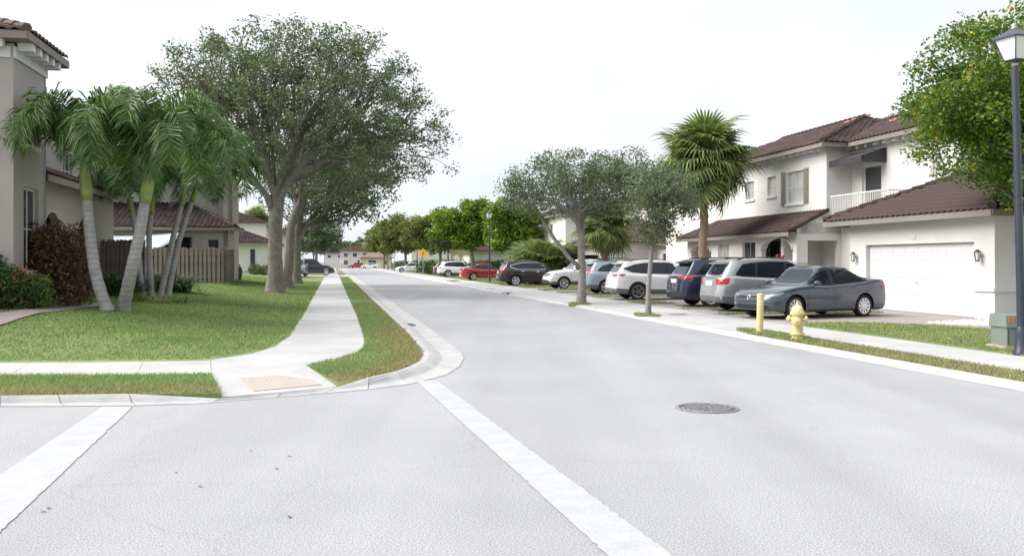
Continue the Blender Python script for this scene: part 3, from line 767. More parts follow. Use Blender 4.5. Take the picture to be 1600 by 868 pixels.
# dado band on the garage corner
H1.frame_box(gf0, gf1, ds1 + 0.03, 7.04, 0.88, 0.98, -0.05, -0.002, 'dado_band', M_TRIM)
H1.frame_box((21.5, GB - 0.05), (21.5, 25.5), 0.0, 7, 0.88, 0.98, -0.05, -0.003, 'dado_band', M_TRIM)
ez = 3.14
r1 = H1.roof([[(29.4, 17.3, ez), (21.0, 17.3, ez), (25.2, 21.5, ez + 1.85)], [(21.0, 17.3, ez), (21.0, 25.7, ez), (25.2, 21.5, ez + 1.85)],
              [(29.4, 25.7, ez), (29.4, 17.3, ez), (25.2, 21.5, ez + 1.85)]], tiles=300)
H1.ridge((29.4, 17.3, ez + 0.03), (25.2, 21.5, ez + 1.88), r1); H1.ridge((21.0, 17.3, ez + 0.03), (25.2, 21.5, ez + 1.88), r1)
H1.soffit([(29.4, 17.3), (21.0, 17.3), (21.0, 21.9), (29.4, 21.9)], 3.075)
# main block
DB, DP, DU, DA, DE = 20.8, 19.4, 22.0, 35.1, 6.62
def s_at(px, b, a_left): return a_left - a_of(px, b)
def zy(py, px, b): return z_of(py, a_of(px, b), b)
AL = 54.0
ops = [(s_at(1228.5, DB, AL), s_at(1256, DB, AL), zy(317, 1245, DB), zy(267, 1245, DB)),
       (s_at(1199, DB, AL), s_at(1212, DB, AL), zy(306, 1206, DB), zy(276, 1206, DB)),
       (s_at(1165, DB, AL), s_at(1178, DB, AL), zy(312, 1171, DB), zy(284, 1171, DB)), (4.0, 5.2, 4.3, 5.6)]
H1.wall((AL, DB), (DA, DB), 2.92, DE, ops); H1.wall((AL, DB), (36.9, DB), ZG, 2.92)
for i, o in enumerate(ops):
    H1.window((AL, DB), (DA, DB), *o[:4], nx=1 if i in (1, 2) else 2, nz=2, glass=M_GLASSC, shutters=(i == 0))
H1.wall((DA, DB + 0.22), (DA, DU), 2.9, DE, name='wall')
b0u, a1u = DU, 28.3
dop = [(s_at(1347, DU, DA), s_at(1377, DU, DA), 3.42, zy(257, 1360, DU)), (s_at(1457, DU, DA), s_at(1470, DU, DA), zy(276, 1463, DU), zy(240, 1463, DU))]
H1.wall((DA, DU), (a1u, DU), 2.3, DE, dop)
H1.window((DA, DU), (a1u, DU), *dop[0], nx=1, nz=1, glass=M_GLASS, sill=False, fw=0.10, name='balcony_door')
H1.window((DA, DU), (a1u, DU), *dop[1], nx=1, nz=2, glass=M_GLASSC)
H1.wall((a1u, DU + 0.22), (a1u, 30), 2.3, DE); H1.wall((a1u - 3.0, 26.2), (a1u - 3.0, 31), 2.3, DE); H1.wall((a1u, 26.2), (a1u - 3.0, 26.2), 2.3, DE)
# ground floor range with arches
P0, P1 = (47.1, DP), (DA, DP); ap0 = 47.1
def gs(px): return ap0 - a_of(px, DP)
gops = [(gs(1080), gs(1111), ZG, zy(382, 1095, DP), 0.42), (gs(1122), gs(1139), zy(405, 1130, DP), zy(379, 1130, DP)),
        (gs(1160), gs(1180), zy(404, 1170, DP), zy(377, 1170, DP)), (gs(1190), gs(1238.5), ZG, zy(371.5, 1214, DP), 0.55)]
H1.wall(P0, P1, ZG, 2.93, gops)
H1.window(P0, P1, *gops[1], nx=3, nz=1, glass=M_GLASSC); H1.window(P0, P1, *gops[2], nx=2, nz=1, glass=M_GLASS)
H1.wall((47.1, DB), (47.1, DP + 0.22), ZG, 2.93)
# arch surrounds
for o in (gops[0], gops[3]):
    A_ = H1.L(P0[0], P0[1], 0); mb = MB(); c, h = (o[0] + o[1]) / 2, (o[1] - o[0]) / 2; pts = []
    for k in range(15):
        t = math.pi * k / 14; x = c - (h + 0.03) * math.cos(t); z = o[3] - o[4] + (o[4] + 0.03) * math.sin(t)
        pts.append((A_.x - 0.03, A_.y - x, z - ZG))
    mb.tube(pts, 0.045, 6); mb.build('arch_moulding', M_STUCCO, H1.root, smooth=True)
# glazed doors behind the arches
H1.window((47.1, DB - 0.02), (DA, DB - 0.02), 47.1 - a_of(1204, DB), 47.1 - a_of(1238, DB) + 0.1, ZG + 0.01, 2.75, nx=2, nz=2, glass=M_GLASS, sill=False, rec=-0.06, fw=0.06, name='glazed_door')
H1.frame_box((54, DB), (DA, DB), 54 - a_of(1076, DB), 54 - a_of(1112, DB), ZG + 0.01, 2.6, -0.05, -0.01, 'front_door', mat('door_taupe', (0.33, 0.29, 0.24), 0.5, var=0.08, scale=4))
# dado / impost bands
H1.frame_box(P0, P1, gs(1180) + 0.15, gs(1190) - 0.02, 1.66, 1.78, -0.04, -0.002, 'impost_band', M_TRIM)
H1.frame_box(P0, P1, gs(1238.5) + 0.02, 12.0, 1.66, 1.78, -0.04, -0.002, 'impost_band', M_TRIM)
# portal wall that faces down the street, with the entry recess
bo0, bo1 = b_of(1262, DA), b_of(1309, DA)
H1.wall((DA, DP + 0.22), (DA, 21.5), ZG, 3.35, [(bo0 - DP - 0.22, bo1 - DP - 0.22, ZG, 2.62)])
H1.wall((DA + 1.7, DP + 0.3), (DA + 1.7, 21.9), ZG, 2.9, m=M_STUCCO); H1.wall((DA + 1.7, 21.6), (DA + 0.2, 21.6), ZG, 2.9, m=M_STUCCO)
H1.lantern(DA + 1.66, 20.35, 1.95, (-1, 0))
H1.frame_box((DA, DP), (DA, 21.5), 0.0, bo0 - DP - 0.03, 1.66, 1.78, -0.045, -0.003, 'impost_band', M_TRIM)
H1.wall((DA, 21.5), (28.3, 21.5), ZG, 3.3)
# lean-to roof
r2 = H1.roof([[(47.6, 18.95, 3.0), (34.95, 18.95, 3.0), (34.95, DB - 0.005, 3.92), (46.2, DB - 0.005, 3.92)]], under=0.09)
H1.ridge((34.95, 18.95, 3.0), (34.95, DB, 3.92), r2, r=0.09)
H1.frame_box((47.6, 18.97), (34.96, 18.97), 0, 12.6, 2.86, 2.96, 0.02, 0.4, 'eave_moulding', M_FASCIA)
H1.wall((DA, DP + 0.1), (DA, DB), 2.9, 3.2, name='wall')
m_ = MB(); q = [H1.L(DA, DP, 2.9), H1.L(DA, DB, 2.9), H1.L(DA, DB, 3.85), H1.L(DA, DP, 3.12)]
m_.add([tuple(k) for k in q] + [tuple(k + Vector((0, 0.2, 0))) for k in q], [(0, 1, 2, 3), (7, 6, 5, 4), (3, 2, 6, 7), (0, 3, 7, 4)]); m_.build('gable_infill', M_STUCCO, H1.root)
# main roofs
ze = 6.78; pit = 0.37; e0 = DB - 0.5
rid = 5.7
r3 = H1.roof([[(54.5, e0, ze), (DA - 0.5, e0, ze), (DA - 0.5 + rid, e0 + rid, ze + rid * pit), (54.5 - rid, e0 + rid, ze + rid * pit)],
              [(DA - 0.5, e0, ze), (DA - 0.5, e0 + 2 * rid, ze), (DA - 0.5 + rid, e0 + rid, ze + rid * pit)],
              [(54.5, e0 + 2 * rid, ze), (54.5, e0, ze), (54.5 - rid, e0 + rid, ze + rid * pit)]])
H1.ridge((DA - 0.5, e0, ze + 0.03), (DA - 0.5 + rid, e0 + rid, ze + rid * pit + 0.03), r3)
H1.ridge((DA - 0.5 + rid, e0 + rid, ze + rid * pit + 0.03), (54.5 - rid, e0 + rid, ze + rid * pit + 0.03), r3)
eu = DU - 0.5; ru = e0 + rid
r4 = H1.roof([[(DA - 0.2, eu, ze), (a1u - 0.5, eu, ze), (a1u - 0.5, ru, ze + (ru - eu) * pit), (DA + rid - 0.6, ru, ze + (ru - eu) * pit)],
              [(a1u - 0.5, 31, ze), (DA, 31, ze), (DA, ru, ze + (ru - eu) * pit), (a1u - 0.5, ru, ze + (ru - eu) * pit)]])
H1.ridge((a1u - 0.5, ru, ze + (ru - eu) * pit + 0.03), (DA + rid - 1, ru, ze + (ru - eu) * pit + 0.03), r4)
m_ = MB(); q = [H1.L(a1u + 0.05, eu + 0.6, 6.6), H1.L(a1u + 0.05, 30, 6.6), H1.L(a1u + 0.05, ru, ze + (ru - eu) * pit - 0.15)]
m_.add([tuple(k) for k in q] + [tuple(k + Vector((0, 0.15, 0))) for k in q], [(0, 1, 2), (5, 4, 3)]); m_.build('gable_infill', M_STUCCO, H1.root)
H1.soffit([(54.5, e0), (DA - 0.5, e0), (DA - 0.5, DU + 0.3), (54.5, DB + 0.3)], 6.70); H1.soffit([(DA - 0.5, eu), (a1u - 0.5, eu), (a1u - 0.5, DU + 0.4), (DA - 0.5, DU + 0.4)], 6.69)
cme = None
def corbels(H, pts, z, m=M_TRIM):
    me = MB().bb(-0.17, 0.17, -0.09, 0.09, -0.18, 0.0).add([], []).mesh('corbel', m)
    for a, b in pts: link('corbel', me, None, H.root, H.L(a, b, z))
corbels(H1, [(DA + 0.1 + 0.62 * k, DB - 0.18) for k in range(30)], 6.66)
corbels(H1, [(DA - 0.3 - 0.62 * k, DU - 0.18) for k in range(11)], 6.65)
H1.frame_box((54, DB), (DA, DB), 0, 18.9, 6.36, 6.46, -0.03, -0.002, 'frieze_band', M_TRIM)
for a, b, z in ((40.6, 25.9, 8.85), (36.3, 25.5, 8.65), (33.2, 25.6, 8.5)):
    m_ = MB()
    for k in range(9): 
        p = H1.L(a - random.uniform(0, 0.9), b - random.uniform(0.0, 0.9), 0); dz = 6.78 + (b + 0 - e0) * 0
        bb_ = p.x + H1.b0; base = (bb_ - (e0 if a > 40 else eu)) * pit + ze
        m_.box((p.x, p.y, base - H1.z0 + 0.09), (0.22, 0.16, 0.06), random.random())
    tag(m_.build('bare_mortar_patch', M_TILER, r3), kind='stuff')
# awning over the balcony
aw0, aw1 = a_of(1306, DU - 0.6), a_of(1386, DU)
aw1 = max(aw1, 30.6); aw0 = 35.0
zt, zb = 6.34, 5.98
m_ = MB(); pts = []
for a in (aw0, aw1):
    for b, z in ((DU - 0.02, zt), (DU - 1.15, zb), (DU - 1.15, zb - 0.24), (DU - 1.12, zb - 0.24), (DU - 1.12, zb - 0.03), (DU - 0.02, zt - 0.04)): pts.append(tuple(H1.L(a, b, z)))
m_.add(pts, [(i, i + 1, 7 + i, 6 + i) for i in range(5)] + [(5, 4, 3, 2, 1, 0), (6, 7, 8, 9, 10, 11)])
for a in (aw1,):
    q = [H1.L(a, DU - 0.02, zt), H1.L(a, DU - 1.15, zb), H1.L(a, DU - 1.15, zb - 0.24), H1.L(a, DU - 0.02, zb - 0.24)]
    m_.add([tuple(k) for k in q] + [tuple(k + Vector((0, 0.03, 0))) for k in q], [(0, 1, 2, 3), (7, 6, 5, 4)])
m_.build('awning', M_AWN, H1.root)
# balcony
bl = MB(); q = [(34.95, DU - 1.15), (30.9, DU - 1.15), (30.9, DU - 0.01), (34.95, DU - 0.01)]
bl.prism([tuple(H1.L(a, b, 0)[:2]) for a, b in q], 3.25 - ZG, 3.4 - ZG); bal = bl.build('balcony', M_STUCCO, H1.root)
zr = 4.48
MB().tube([H1.L(34.95, DU - 1.1, zr), H1.L(30.95, DU - 1.1, zr)], 0.035, 6).tube([H1.L(30.95, DU - 1.1, zr), H1.L(30.95, DU - 0.02, zr)], 0.035, 6).tube([H1.L(34.95, DU - 1.1, 3.5), H1.L(30.95, DU - 1.1, 3.5)], 0.025, 6).build('handrail', M_TRIM, bal)
bme = MB().bb(-0.014, 0.014, -0.014, 0.014, 0, zr - 3.4).mesh('baluster', M_TRIM)
for k in range(32): link('baluster', bme, None, bal, H1.L(34.9 - k * 0.125, DU - 1.1, 3.4))
for k in range(1, 8): link('baluster', bme, None, bal, H1.L(30.95, DU - 1.1 + k * 0.13, 3.4))

# ---------------------------------------------------- the next townhouse along the street
H2 = House('townhouse', 61, 17.8, ZG, 'white townhouse with an open garage behind the leaning street oak'); H2.m = M_STUCCO
gA = 65.2; gB = 57.9
H2.wall((gA, GB), (gB, GB), ZG, 2.95, [(0.8, 6.4, ZG, 2.2)])
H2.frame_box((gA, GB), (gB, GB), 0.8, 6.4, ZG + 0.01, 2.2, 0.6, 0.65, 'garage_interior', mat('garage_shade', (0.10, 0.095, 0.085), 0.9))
H2.wall((gB, GB + 0.22), (gB, 24), ZG, 2.95)
ez = 3.05
r_ = H2.roof([[(gA + .5, 17.3, ez), (gB - .5, 17.3, ez), (gB + 3.65, 21.45, ez + 1.8), (gA - 3.65, 21.45, ez + 1.8)],
              [(gB - .5, 17.3, ez), (gB - .5, 25.6, ez), (gB + 3.65, 21.45, ez + 1.8)], [(gA + .5, 25.6, ez), (gA + .5, 17.3, ez), (gA - 3.65, 21.45, ez + 1.8)]], M_TILEB)
H2.ridge((gB - .5, 17.3, ez), (gB + 3.65, 21.45, ez + 1.8), r_, M_TILEB); H2.soffit([(gA + .5, 17.3), (gB - .5, 17.3), (gB - .5, 23), (gA + .5, 23)], 2.97)
# lower entrance range joining the two houses
H2.wall((gB, 21.6), (47.2, 21.6), ZG, 2.9, [(1.2, 2.3, ZG, 2.25), (4.2, 5.6, 1.0, 2.3)])
H2.window((gB, 21.6), (47.2, 21.6), 4.2, 5.6, 1.0, 2.3, 1, 2); H2.frame_box((gB, 21.6), (47.2, 21.6), 1.2, 2.3, ZG, 2.25, 0.1, 0.14, 'front_door', M_DARK)
H2.roof([[(gB - 0.6, 21.1, 3.0), (47.7, 21.1, 3.0), (47.7, 24, 4.1), (gB - 0.6, 24, 4.1)]], M_TILEB)
H2.wall((75, 24), (54.2, 24), 2.6, 6.4, [(4, 5.2, 4.2, 5.6), (9, 10.2, 4.2, 5.6), (15, 16.2, 4.2, 5.6)])
for x in (4, 9, 15): H2.window((75, 24), (54.2, 24), x, x + 1.2, 4.2, 5.6, 2, 2, glass=M_GLASSC)
H2.wall((54.2, 24.2), (54.2, 33), 2.6, 6.4)
r_ = H2.roof([[(75.5, 23.4, 6.5), (53.6, 23.4, 6.5), (58, 28.5, 8.3), (71, 28.5, 8.3)], [(53.6, 23.4, 6.5), (53.6, 33.6, 6.5), (58, 28.5, 8.3)]], M_TILE)
# ---------------------------------------------------- farther right houses
def simple_house(name, a0, a1, b, z1, label, wm, tm, wins, deep=9.0, side=1, z0=ZG, pitch=0.36, glass=None, shutters=False):
    H = House(name, (a0 + a1) / 2, b, z0, label); H.m = wm
    if side == 1:
        p0, p1 = (a1, b), (a0, b); bb_ = b + deep
        H.wall(p0, p1, z0, z1, wins); H.wall((a0, b + 0.22), (a0, bb_), z0, z1); H.wall((a1, bb_), (a1, b + .22), z0, z1)
    else:
        p0, p1 = (a0, b), (a1, b); bb_ = b - deep
        H.wall(p0, p1, z0, z1, wins); H.wall((a0, bb_), (a0, b - 0.22), z0, z1); H.wall((a1, b - 0.22), (a1, bb_), z0, z1)
    for o in wins: H.window(p0, p1, *o[:4], 2, 2, glass=glass, shutters=shutters)
    h = min((a1 - a0), deep) / 2 + 0.5; e = 0.5; sg = 1 if side == 1 else -1
    b0, b1 = b - e * sg, bb_ + e * sg; zr_ = z1 + 0.1
    A0, A1 = a0 - e, a1 + e
    f1 = [(A1, b0, zr_), (A0, b0, zr_), (A0 + h, b0 + sg * h, zr_ + h * pitch), (A1 - h, b0 + sg * h, zr_ + h * pitch)]
    f2 = [(A0, b0, zr_), (A0, b1, zr_), (A0 + h, b0 + sg * h, zr_ + h * pitch)] if abs(2 * h - abs(b1 - b0)) < 0.2 else [(A0, b0, zr_), (A0, b1, zr_), (A0 + h, b1 - sg * h, zr_ + h * pitch), (A0 + h, b0 + sg * h, zr_ + h * pitch)]
    f3 = [(p[0] if False else (A1 if abs(p[0] - A0) < 1e-6 else A1 - h), p[1], p[2]) for p in f2]
    H.roof([f1, f2, f3], tm)
    H.soffit([(A0, b0), (A1, b0), (A1, b1), (A0, b1)], z1 + 0.005)
    return H
h3 = simple_house('townhouse', 78, 96, 20.5, 6.0, 'white two-storey house behind the fan palm thicket', M_STUCCO, M_TILE, [(2, 3.2, 4.0, 5.3), (7, 8.2, 4.0, 5.3), (12, 13.2, 4.0, 5.3), (5, 6.4, .9, 2.2)])
M_PEACH = mat('stucco_peach', (0.70, 0.60, 0.42), 0.9, var=0.04, scale=1)
h4 = simple_house('porch_house', 112, 124, 17.5, 3.0, 'white house with a cream arched porch beyond the red sedan', M_STUCCO, M_TILEB, [(2.0, 3.0, .9, 2.2), (8, 9.2, .9, 2.2)])
# cream arched porch of that house
Hp = h4
Hp.wall((112.0, 14.5), (112.0, 17.3), ZG, 3.3, [(0.35, 1.2, ZG, 2.6, 0.4), (1.5, 2.5, ZG, 2.6, 0.5)], m=M_PEACH, name='porch_wall')
h5 = simple_house('townhouse', 175, 196, 15.0, 5.4, 'pale house at the far bend behind the white sedan', M_STUCCO, M_TILEB, [(3, 4.4, 1, 2.2), (8, 9.4, 1, 2.2), (13, 14.4, 1, 2.2)], deep=10)
# houses closing the far end of the street
def end_house(name, px, d, w_, deep, z1, label, wm, tm, wins, pitch=0.36):
    a, b = ab(Vector(((px - 800) / FPX * d, d, 0))); H = House(name, a, b, 0.0, label); H.m = wm
    H.wall((a, b - w_ / 2), (a, b + w_ / 2), 0, z1, wins); H.wall((a, b + w_ / 2), (a + deep, b + w_ / 2), 0, z1); H.wall((a + deep, b - w_ / 2), (a, b - w_ / 2), 0, z1)
    for o in wins: H.window((a, b - w_ / 2), (a, b + w_ / 2), *o[:4], 2, 2)
    e = 0.6; h = min(w_, deep) / 2 + e; zz = z1 + 0.1
    x0, x1, y0, y1 = b - w_ / 2 - e, b + w_ / 2 + e, a - e, a + deep + e
    top = [(y0 + h, x0 + h, zz + h * pitch), (y0 + h, x1 - h, zz + h * pitch)]
    H.roof([[(y0, x0, zz), (y0, x1, zz), top[1], top[0]], [(y0, x1, zz), (y1, x1, zz), top[1]], [(y1, x0, zz), (y0, x0, zz), top[0]]], tm)
    return H
M_ROOFP = mat('roof_tile_pink', (0.30, 0.185, 0.15), 0.8, col2=(0.36, 0.24, 0.20), scale=1, island=0.2)
end_house('bungalow', 588, 262, 9.0, 8.0, 2.9, 'small cream bungalow with pinkish hipped roof at the street end', M_PEACH, M_ROOFP, [(2.2, 4.4, 0.9, 2.2), (6.4, 7.6, 0.9, 2.2)])
end_house('street_end_house', 556, 300, 10.0, 9.0, 5.4, 'white two-storey house closing the street behind the red hatchback', M_STUCCO, M_TILEB, [(1, 2.4, 3.4, 4.6), (4, 5.4, 3.4, 4.6), (7.4, 8.8, 3.4, 4.6), (1, 2.4, 0.8, 2.2), (5.6, 9, 0.2, 2.3)])
end_house('street_end_house', 524, 330, 8.0, 8.0, 5.0, 'pale house half hidden by the small far street oak', M_STUCCO, M_TILE, [(1.2, 2.4, 3.2, 4.2), (5, 6.2, 3.2, 4.2)])

# ---------------------------------------------------- left houses
ZL = 0.55
HA = House('corner_house', 23.5, -7.05, ZL, 'tan two-storey corner house with tiled eaves above the palms'); HA.m = M_STUCCOT
AB = -7.25; aa0, aa1 = 22.6, 25.0
HA.wall((aa0, -18), (aa0, AB - 0.22), ZL, 6.75, [(6.2, 7.6, 4.2, 5.6), (6.2, 7.6, 1.4, 2.8)])
HA.window((aa0, -18), (aa0, AB), 6.2, 7.6, 4.2, 5.6); HA.window((aa0, -18), (aa0, AB), 6.2, 7.6, 1.4, 2.8)
ow = (0.9, 1.75, 4.55, 5.65)
HA.wall((aa0, AB), (aa1, AB), ZL, 6.75, [ow, (0.7, 1.8, 1.5, 3.5)]); HA.window((aa0, AB), (aa1, AB), *ow, 2, 2); HA.window((aa0, AB), (aa1, AB), 0.7, 1.8, 1.5, 3.5, 2, 2)
HA.wall((aa1, AB), (aa1, -9.3), ZL, 6.75)
HA.frame_box((aa0, AB), (aa1, AB), 0, 2.4, 6.42, 6.68, -0.05, -0.002, 'frieze_band', M_TRIM); HA.frame_box((aa0, -18), (aa0, AB - 0.0), 0, 10.7, 6.42, 6.68, -0.05, -0.003, 'frieze_band', M_TRIM)
ezA = 6.98; e = 0.42
ra = HA.roof([[(aa0 - e, AB + e, ezA), (aa1 + e, AB + e, ezA), (aa1 + e - 1.62, AB + e - 1.62, ezA + 0.6)],
              [(aa0 - e, -18, ezA), (aa0 - e, AB + e, ezA), (aa0 - e + 1.62, AB + e - 1.62, ezA + 0.6), (aa0 - e + 1.62, -18, ezA + 0.6)],
              [(aa1 + e, AB + e, ezA), (aa1 + e, -18, ezA), (aa1 + e - 1.62, -18, ezA + 0.6), (aa1 + e - 1.62, AB + e - 1.62, ezA + 0.6)]], M_TILEB)
HA.ridge((aa0 - e, AB + e, ezA), (aa0 - e + 1.62, AB + e - 1.62, ezA + 0.6), ra, M_TILEB)
HA.soffit([(aa0 - e, -18), (aa0 - e, AB + e), (aa1 + e, AB + e), (aa1 + e, -18)], 6.82, M_FASCIA)
corbels(HA, [(aa0 + 0.2 + 0.5 * k, AB + 0.22) for k in range(5)], 6.79); corbels(HA, [(aa0 - 0.22, AB - 0.3 - 0.6 * k) for k in range(14)], 6.79)
# set-back range with porch
HA.wall((aa1, -9.3), (37.0, -9.3), ZL, 6.5, [(1.5, 2.5, 4.3, 5.6), (5.0, 6.1, 4.3, 5.6), (9, 10.1, 4.3, 5.6)])
for x in (1.5, 5.0, 9): HA.window((aa1, -9.3), (37, -9.3), x, x + 1.1 if x > 2 else 2.5, 4.3, 5.6)
HA.wall((37.0, -9.3), (37.0, -18), ZL, 6.5)
HA.roof([[(aa1 + .2, -8.9, 6.55), (37.4, -8.9, 6.55), (34.4, -12, 7.45), (aa1 + .2, -12, 7.45)], [(37.4, -8.9, 6.55), (37.4, -15, 6.55), (34.4, -12, 7.45)]], M_TILEB)
HA.soffit([(aa1 + .2, -8.9), (37.4, -8.9), (37.4, -9.5), (aa1 + .2, -9.5)], 6.53, M_FASCIA)
HA.wall((aa1 + 0.3, -7.75), (34.5, -7.75), ZL, 3.95, [(1.2, 2.9, ZL, 3.1, 0.8), (4.5, 6.2, ZL, 3.1, 0.8)], name='porch_wall')
HA.wall((aa1 + 0.3, -9.25), (aa1 + 0.3, -7.97), ZL, 3.95, name='porch_wall'); HA.wall((34.5, -7.97), (34.5, -9.3), ZL, 3.95, name='porch_wall')
HA.roof([[(aa1 + 0.1, -7.25, 4.0), (35, -7.25, 4.0), (35, -9.28, 4.75), (aa1 + 0.1, -9.28, 4.75)]], M_TILEB)
HA.roof([[(aa0 - 1.3, -18, 3.9), (aa0 - 1.3, -9.2, 3.9), (aa0 - 0.01, -9.2, 4.6), (aa0 - 0.01, -18, 4.6)]], M_TILEB)
for x0, x1 in ((0.9, 1.2), (2.9, 3.2), (4.2, 4.5), (6.2, 6.5)):
    HA.frame_box((aa1 + 0.3, -7.75), (34.5, -7.75), x0, x1, 2.15, 2.4, -0.05, -0.002, 'capital', M_TRIM)

HBh = House('patio_house', 50, -15.5, 0.6, 'tan house with screened patio and low hipped roof behind the board fence'); HBh.m = M_STUCCOT
def bpx(px, d): return ab(Vector(((px - 800) / FPX * d, d, 0)))
# two-storey blade wall nearest the street, facing the camera and the street
aB0, bB0 = bpx(349, 53); aB1, bB1 = bpx(362, 53)
aB = (aB0 + aB1) / 2
HBh.wall((aB, bB0), (aB, bB1), 0.6, 6.9, th=0.3); HBh.wall((aB, bB1), (aB + 4, bB1), 0.6, 6.9)
HBh.frame_box((aB, bB0), (aB, bB1), 0, bB1 - bB0, 3.1, 3.25, -0.06, -0.002, 'band', M_FASCIA)
HBh.wall((aB + 1.6, bB0 - 14), (aB + 1.6, bB0 + 0.25), 0.6, 6.9, [(4, 5.2, 4.5, 5.8), (9, 10.2, 4.5, 5.8)], m=M_STUCCO)
HBh.window((aB + 1.6, bB0 - 14), (aB + 1.6, bB0), 4, 5.2, 4.5, 5.8, glass=M_GLASSC); HBh.window((aB + 1.6, bB0 - 14), (aB + 1.6, bB0), 9, 10.2, 4.5, 5.8, glass=M_GLASSC)
rb_ = HBh.roof([[(aB - 0.6, bB0 - 14.5, 7.0), (aB - 0.6, bB1 + 0.4, 7.0), (aB + 5, bB1 - 5, 9.0), (aB + 5, bB0 - 9, 9.0)], [(aB - 0.6, bB1 + 0.4, 7.0), (aB + 4.5, bB1 + 0.4, 7.0), (aB + 5, bB1 - 5, 9.0)]], M_TILE)
# low patio range
aP = aB - 2.6; bPr = bpx(354, 50)[1]; bPl = bPr - 9.5
HBh.wall((aP, bPl), (aP, bPr), 0.6, 3.55, [(1.0, 7.6, 0.6, 3.1), (8.4, 9.05, 1.9, 3.0)])
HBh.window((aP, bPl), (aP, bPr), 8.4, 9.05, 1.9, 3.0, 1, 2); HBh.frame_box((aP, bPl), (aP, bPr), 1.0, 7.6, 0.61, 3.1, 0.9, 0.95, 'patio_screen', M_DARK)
for x in (1.0, 2.6, 4.3, 5.9, 7.5): HBh.frame_box((aP, bPl), (aP, bPr), x, x + 0.07, 0.61, 3.1, 0.1, 0.16, 'screen_post', M_FASCIA)
HBh.frame_box((aP, bPl), (aP, bPr), 7.7, 9.4, 2.1, 2.3, -0.05, -0.003, 'band', M_FASCIA)
HBh.wall((aP, bPr), (aB, bPr), 0.6, 3.55)
rp = HBh.roof([[(aP - 0.5, bPl - 0.5, 3.65), (aP - 0.5, bPr + 0.45, 3.65), (aB + 1.5, bPr - 2.9, 5.2), (aB + 1.5, bPl - 0.5, 5.2)], [(aP - 0.5, bPr + 0.45, 3.65), (aB + 1.5, bPr + 0.45, 3.65), (aB + 1.5, bPr - 2.9, 5.2)]], M_TILE)
HBh.ridge((aP - 0.5, bPr + 0.45, 3.68), (aB + 1.5, bPr - 2.9, 5.2), rp)
# shade sail hung in front of the patio
ss = MB(); n_ = 8; C4 = [W(aP - 0.6, bPr - 7.4, 3.15), W(aP - 0.6, bPr - 2.2, 3.35), W(aP - 2.6, bPr - 3.4, 2.35), W(aP - 2.6, bPr - 6.9, 2.45)]
for i in range(n_ + 1):
    for j in range(n_ + 1):
        s_, t_ = i / n_, j / n_; p = C4[0].lerp(C4[1], s_).lerp(C4[3].lerp(C4[2], s_), t_); sag = 0.5 * (s_ * (1 - s_) + t_ * (1 - t_)) * 1.0
        ss.v.append((p.x, p.y, p.z - sag))
ss.f = [(i * (n_ + 1) + j, (i + 1) * (n_ + 1) + j, (i + 1) * (n_ + 1) + j + 1, i * (n_ + 1) + j + 1) for i in range(n_) for j in range(n_)]
tag(ss.build('shade_sail', M_SHADE, smooth=True), 'pale blue shade cloth sagging over the fenced patio', 'shade sail')
so = SC.objects['shade_sail']; md = so.modifiers.new('thick', 'SOLIDIFY'); md.thickness = 0.012

h6 = simple_house('white_cottage', 84, 96, -5.5, 3.35, 'white house with dark shutters beyond the oak trunks', M_STUCCO, M_TILE, [(2.5, 3.9, 1.5, 2.8), (8, 9.4, 1.5, 2.8)], deep=8, side=-1, z0=0.35, shutters=True)
h6.wall((83.98, -13.5), (83.98, -5.72), 0.35, 3.35, [(4.6, 6.1, 1.0, 2.8)], m=M_STUCCO, th=0.2); h6.window((83.98, -13.5), (83.98, -5.5), 4.6, 6.1, 1.0, 2.8, 1, 2, glass=M_GLASSC)
h6.frame_box((83.98, -13.5), (83.98, -5.5), 6.2, 6.6, 0.95, 2.85, -0.05, -0.004, 'shutter', mat('shutter_navy', (0.03, 0.04, 0.06), 0.6))
h7 = simple_house('townhouse', 112, 126, -8, 6.3, 'two-storey white house rising behind the shuttered cottage', M_STUCCO, M_TILE, [(2, 3.2, 4, 5.2), (8, 9.2, 4, 5.2)], deep=10, side=-1, z0=0.3)
h8 = simple_house('townhouse', 136, 158, -6, 5.8, 'far pale house past the parked black suv', M_STUCCO, M_TILEB, [(3, 4.4, 3.6, 4.8), (10, 11.4, 3.6, 4.8), (18, 19.4, 3.6, 4.8)], deep=10, side=-1, z0=0.25)

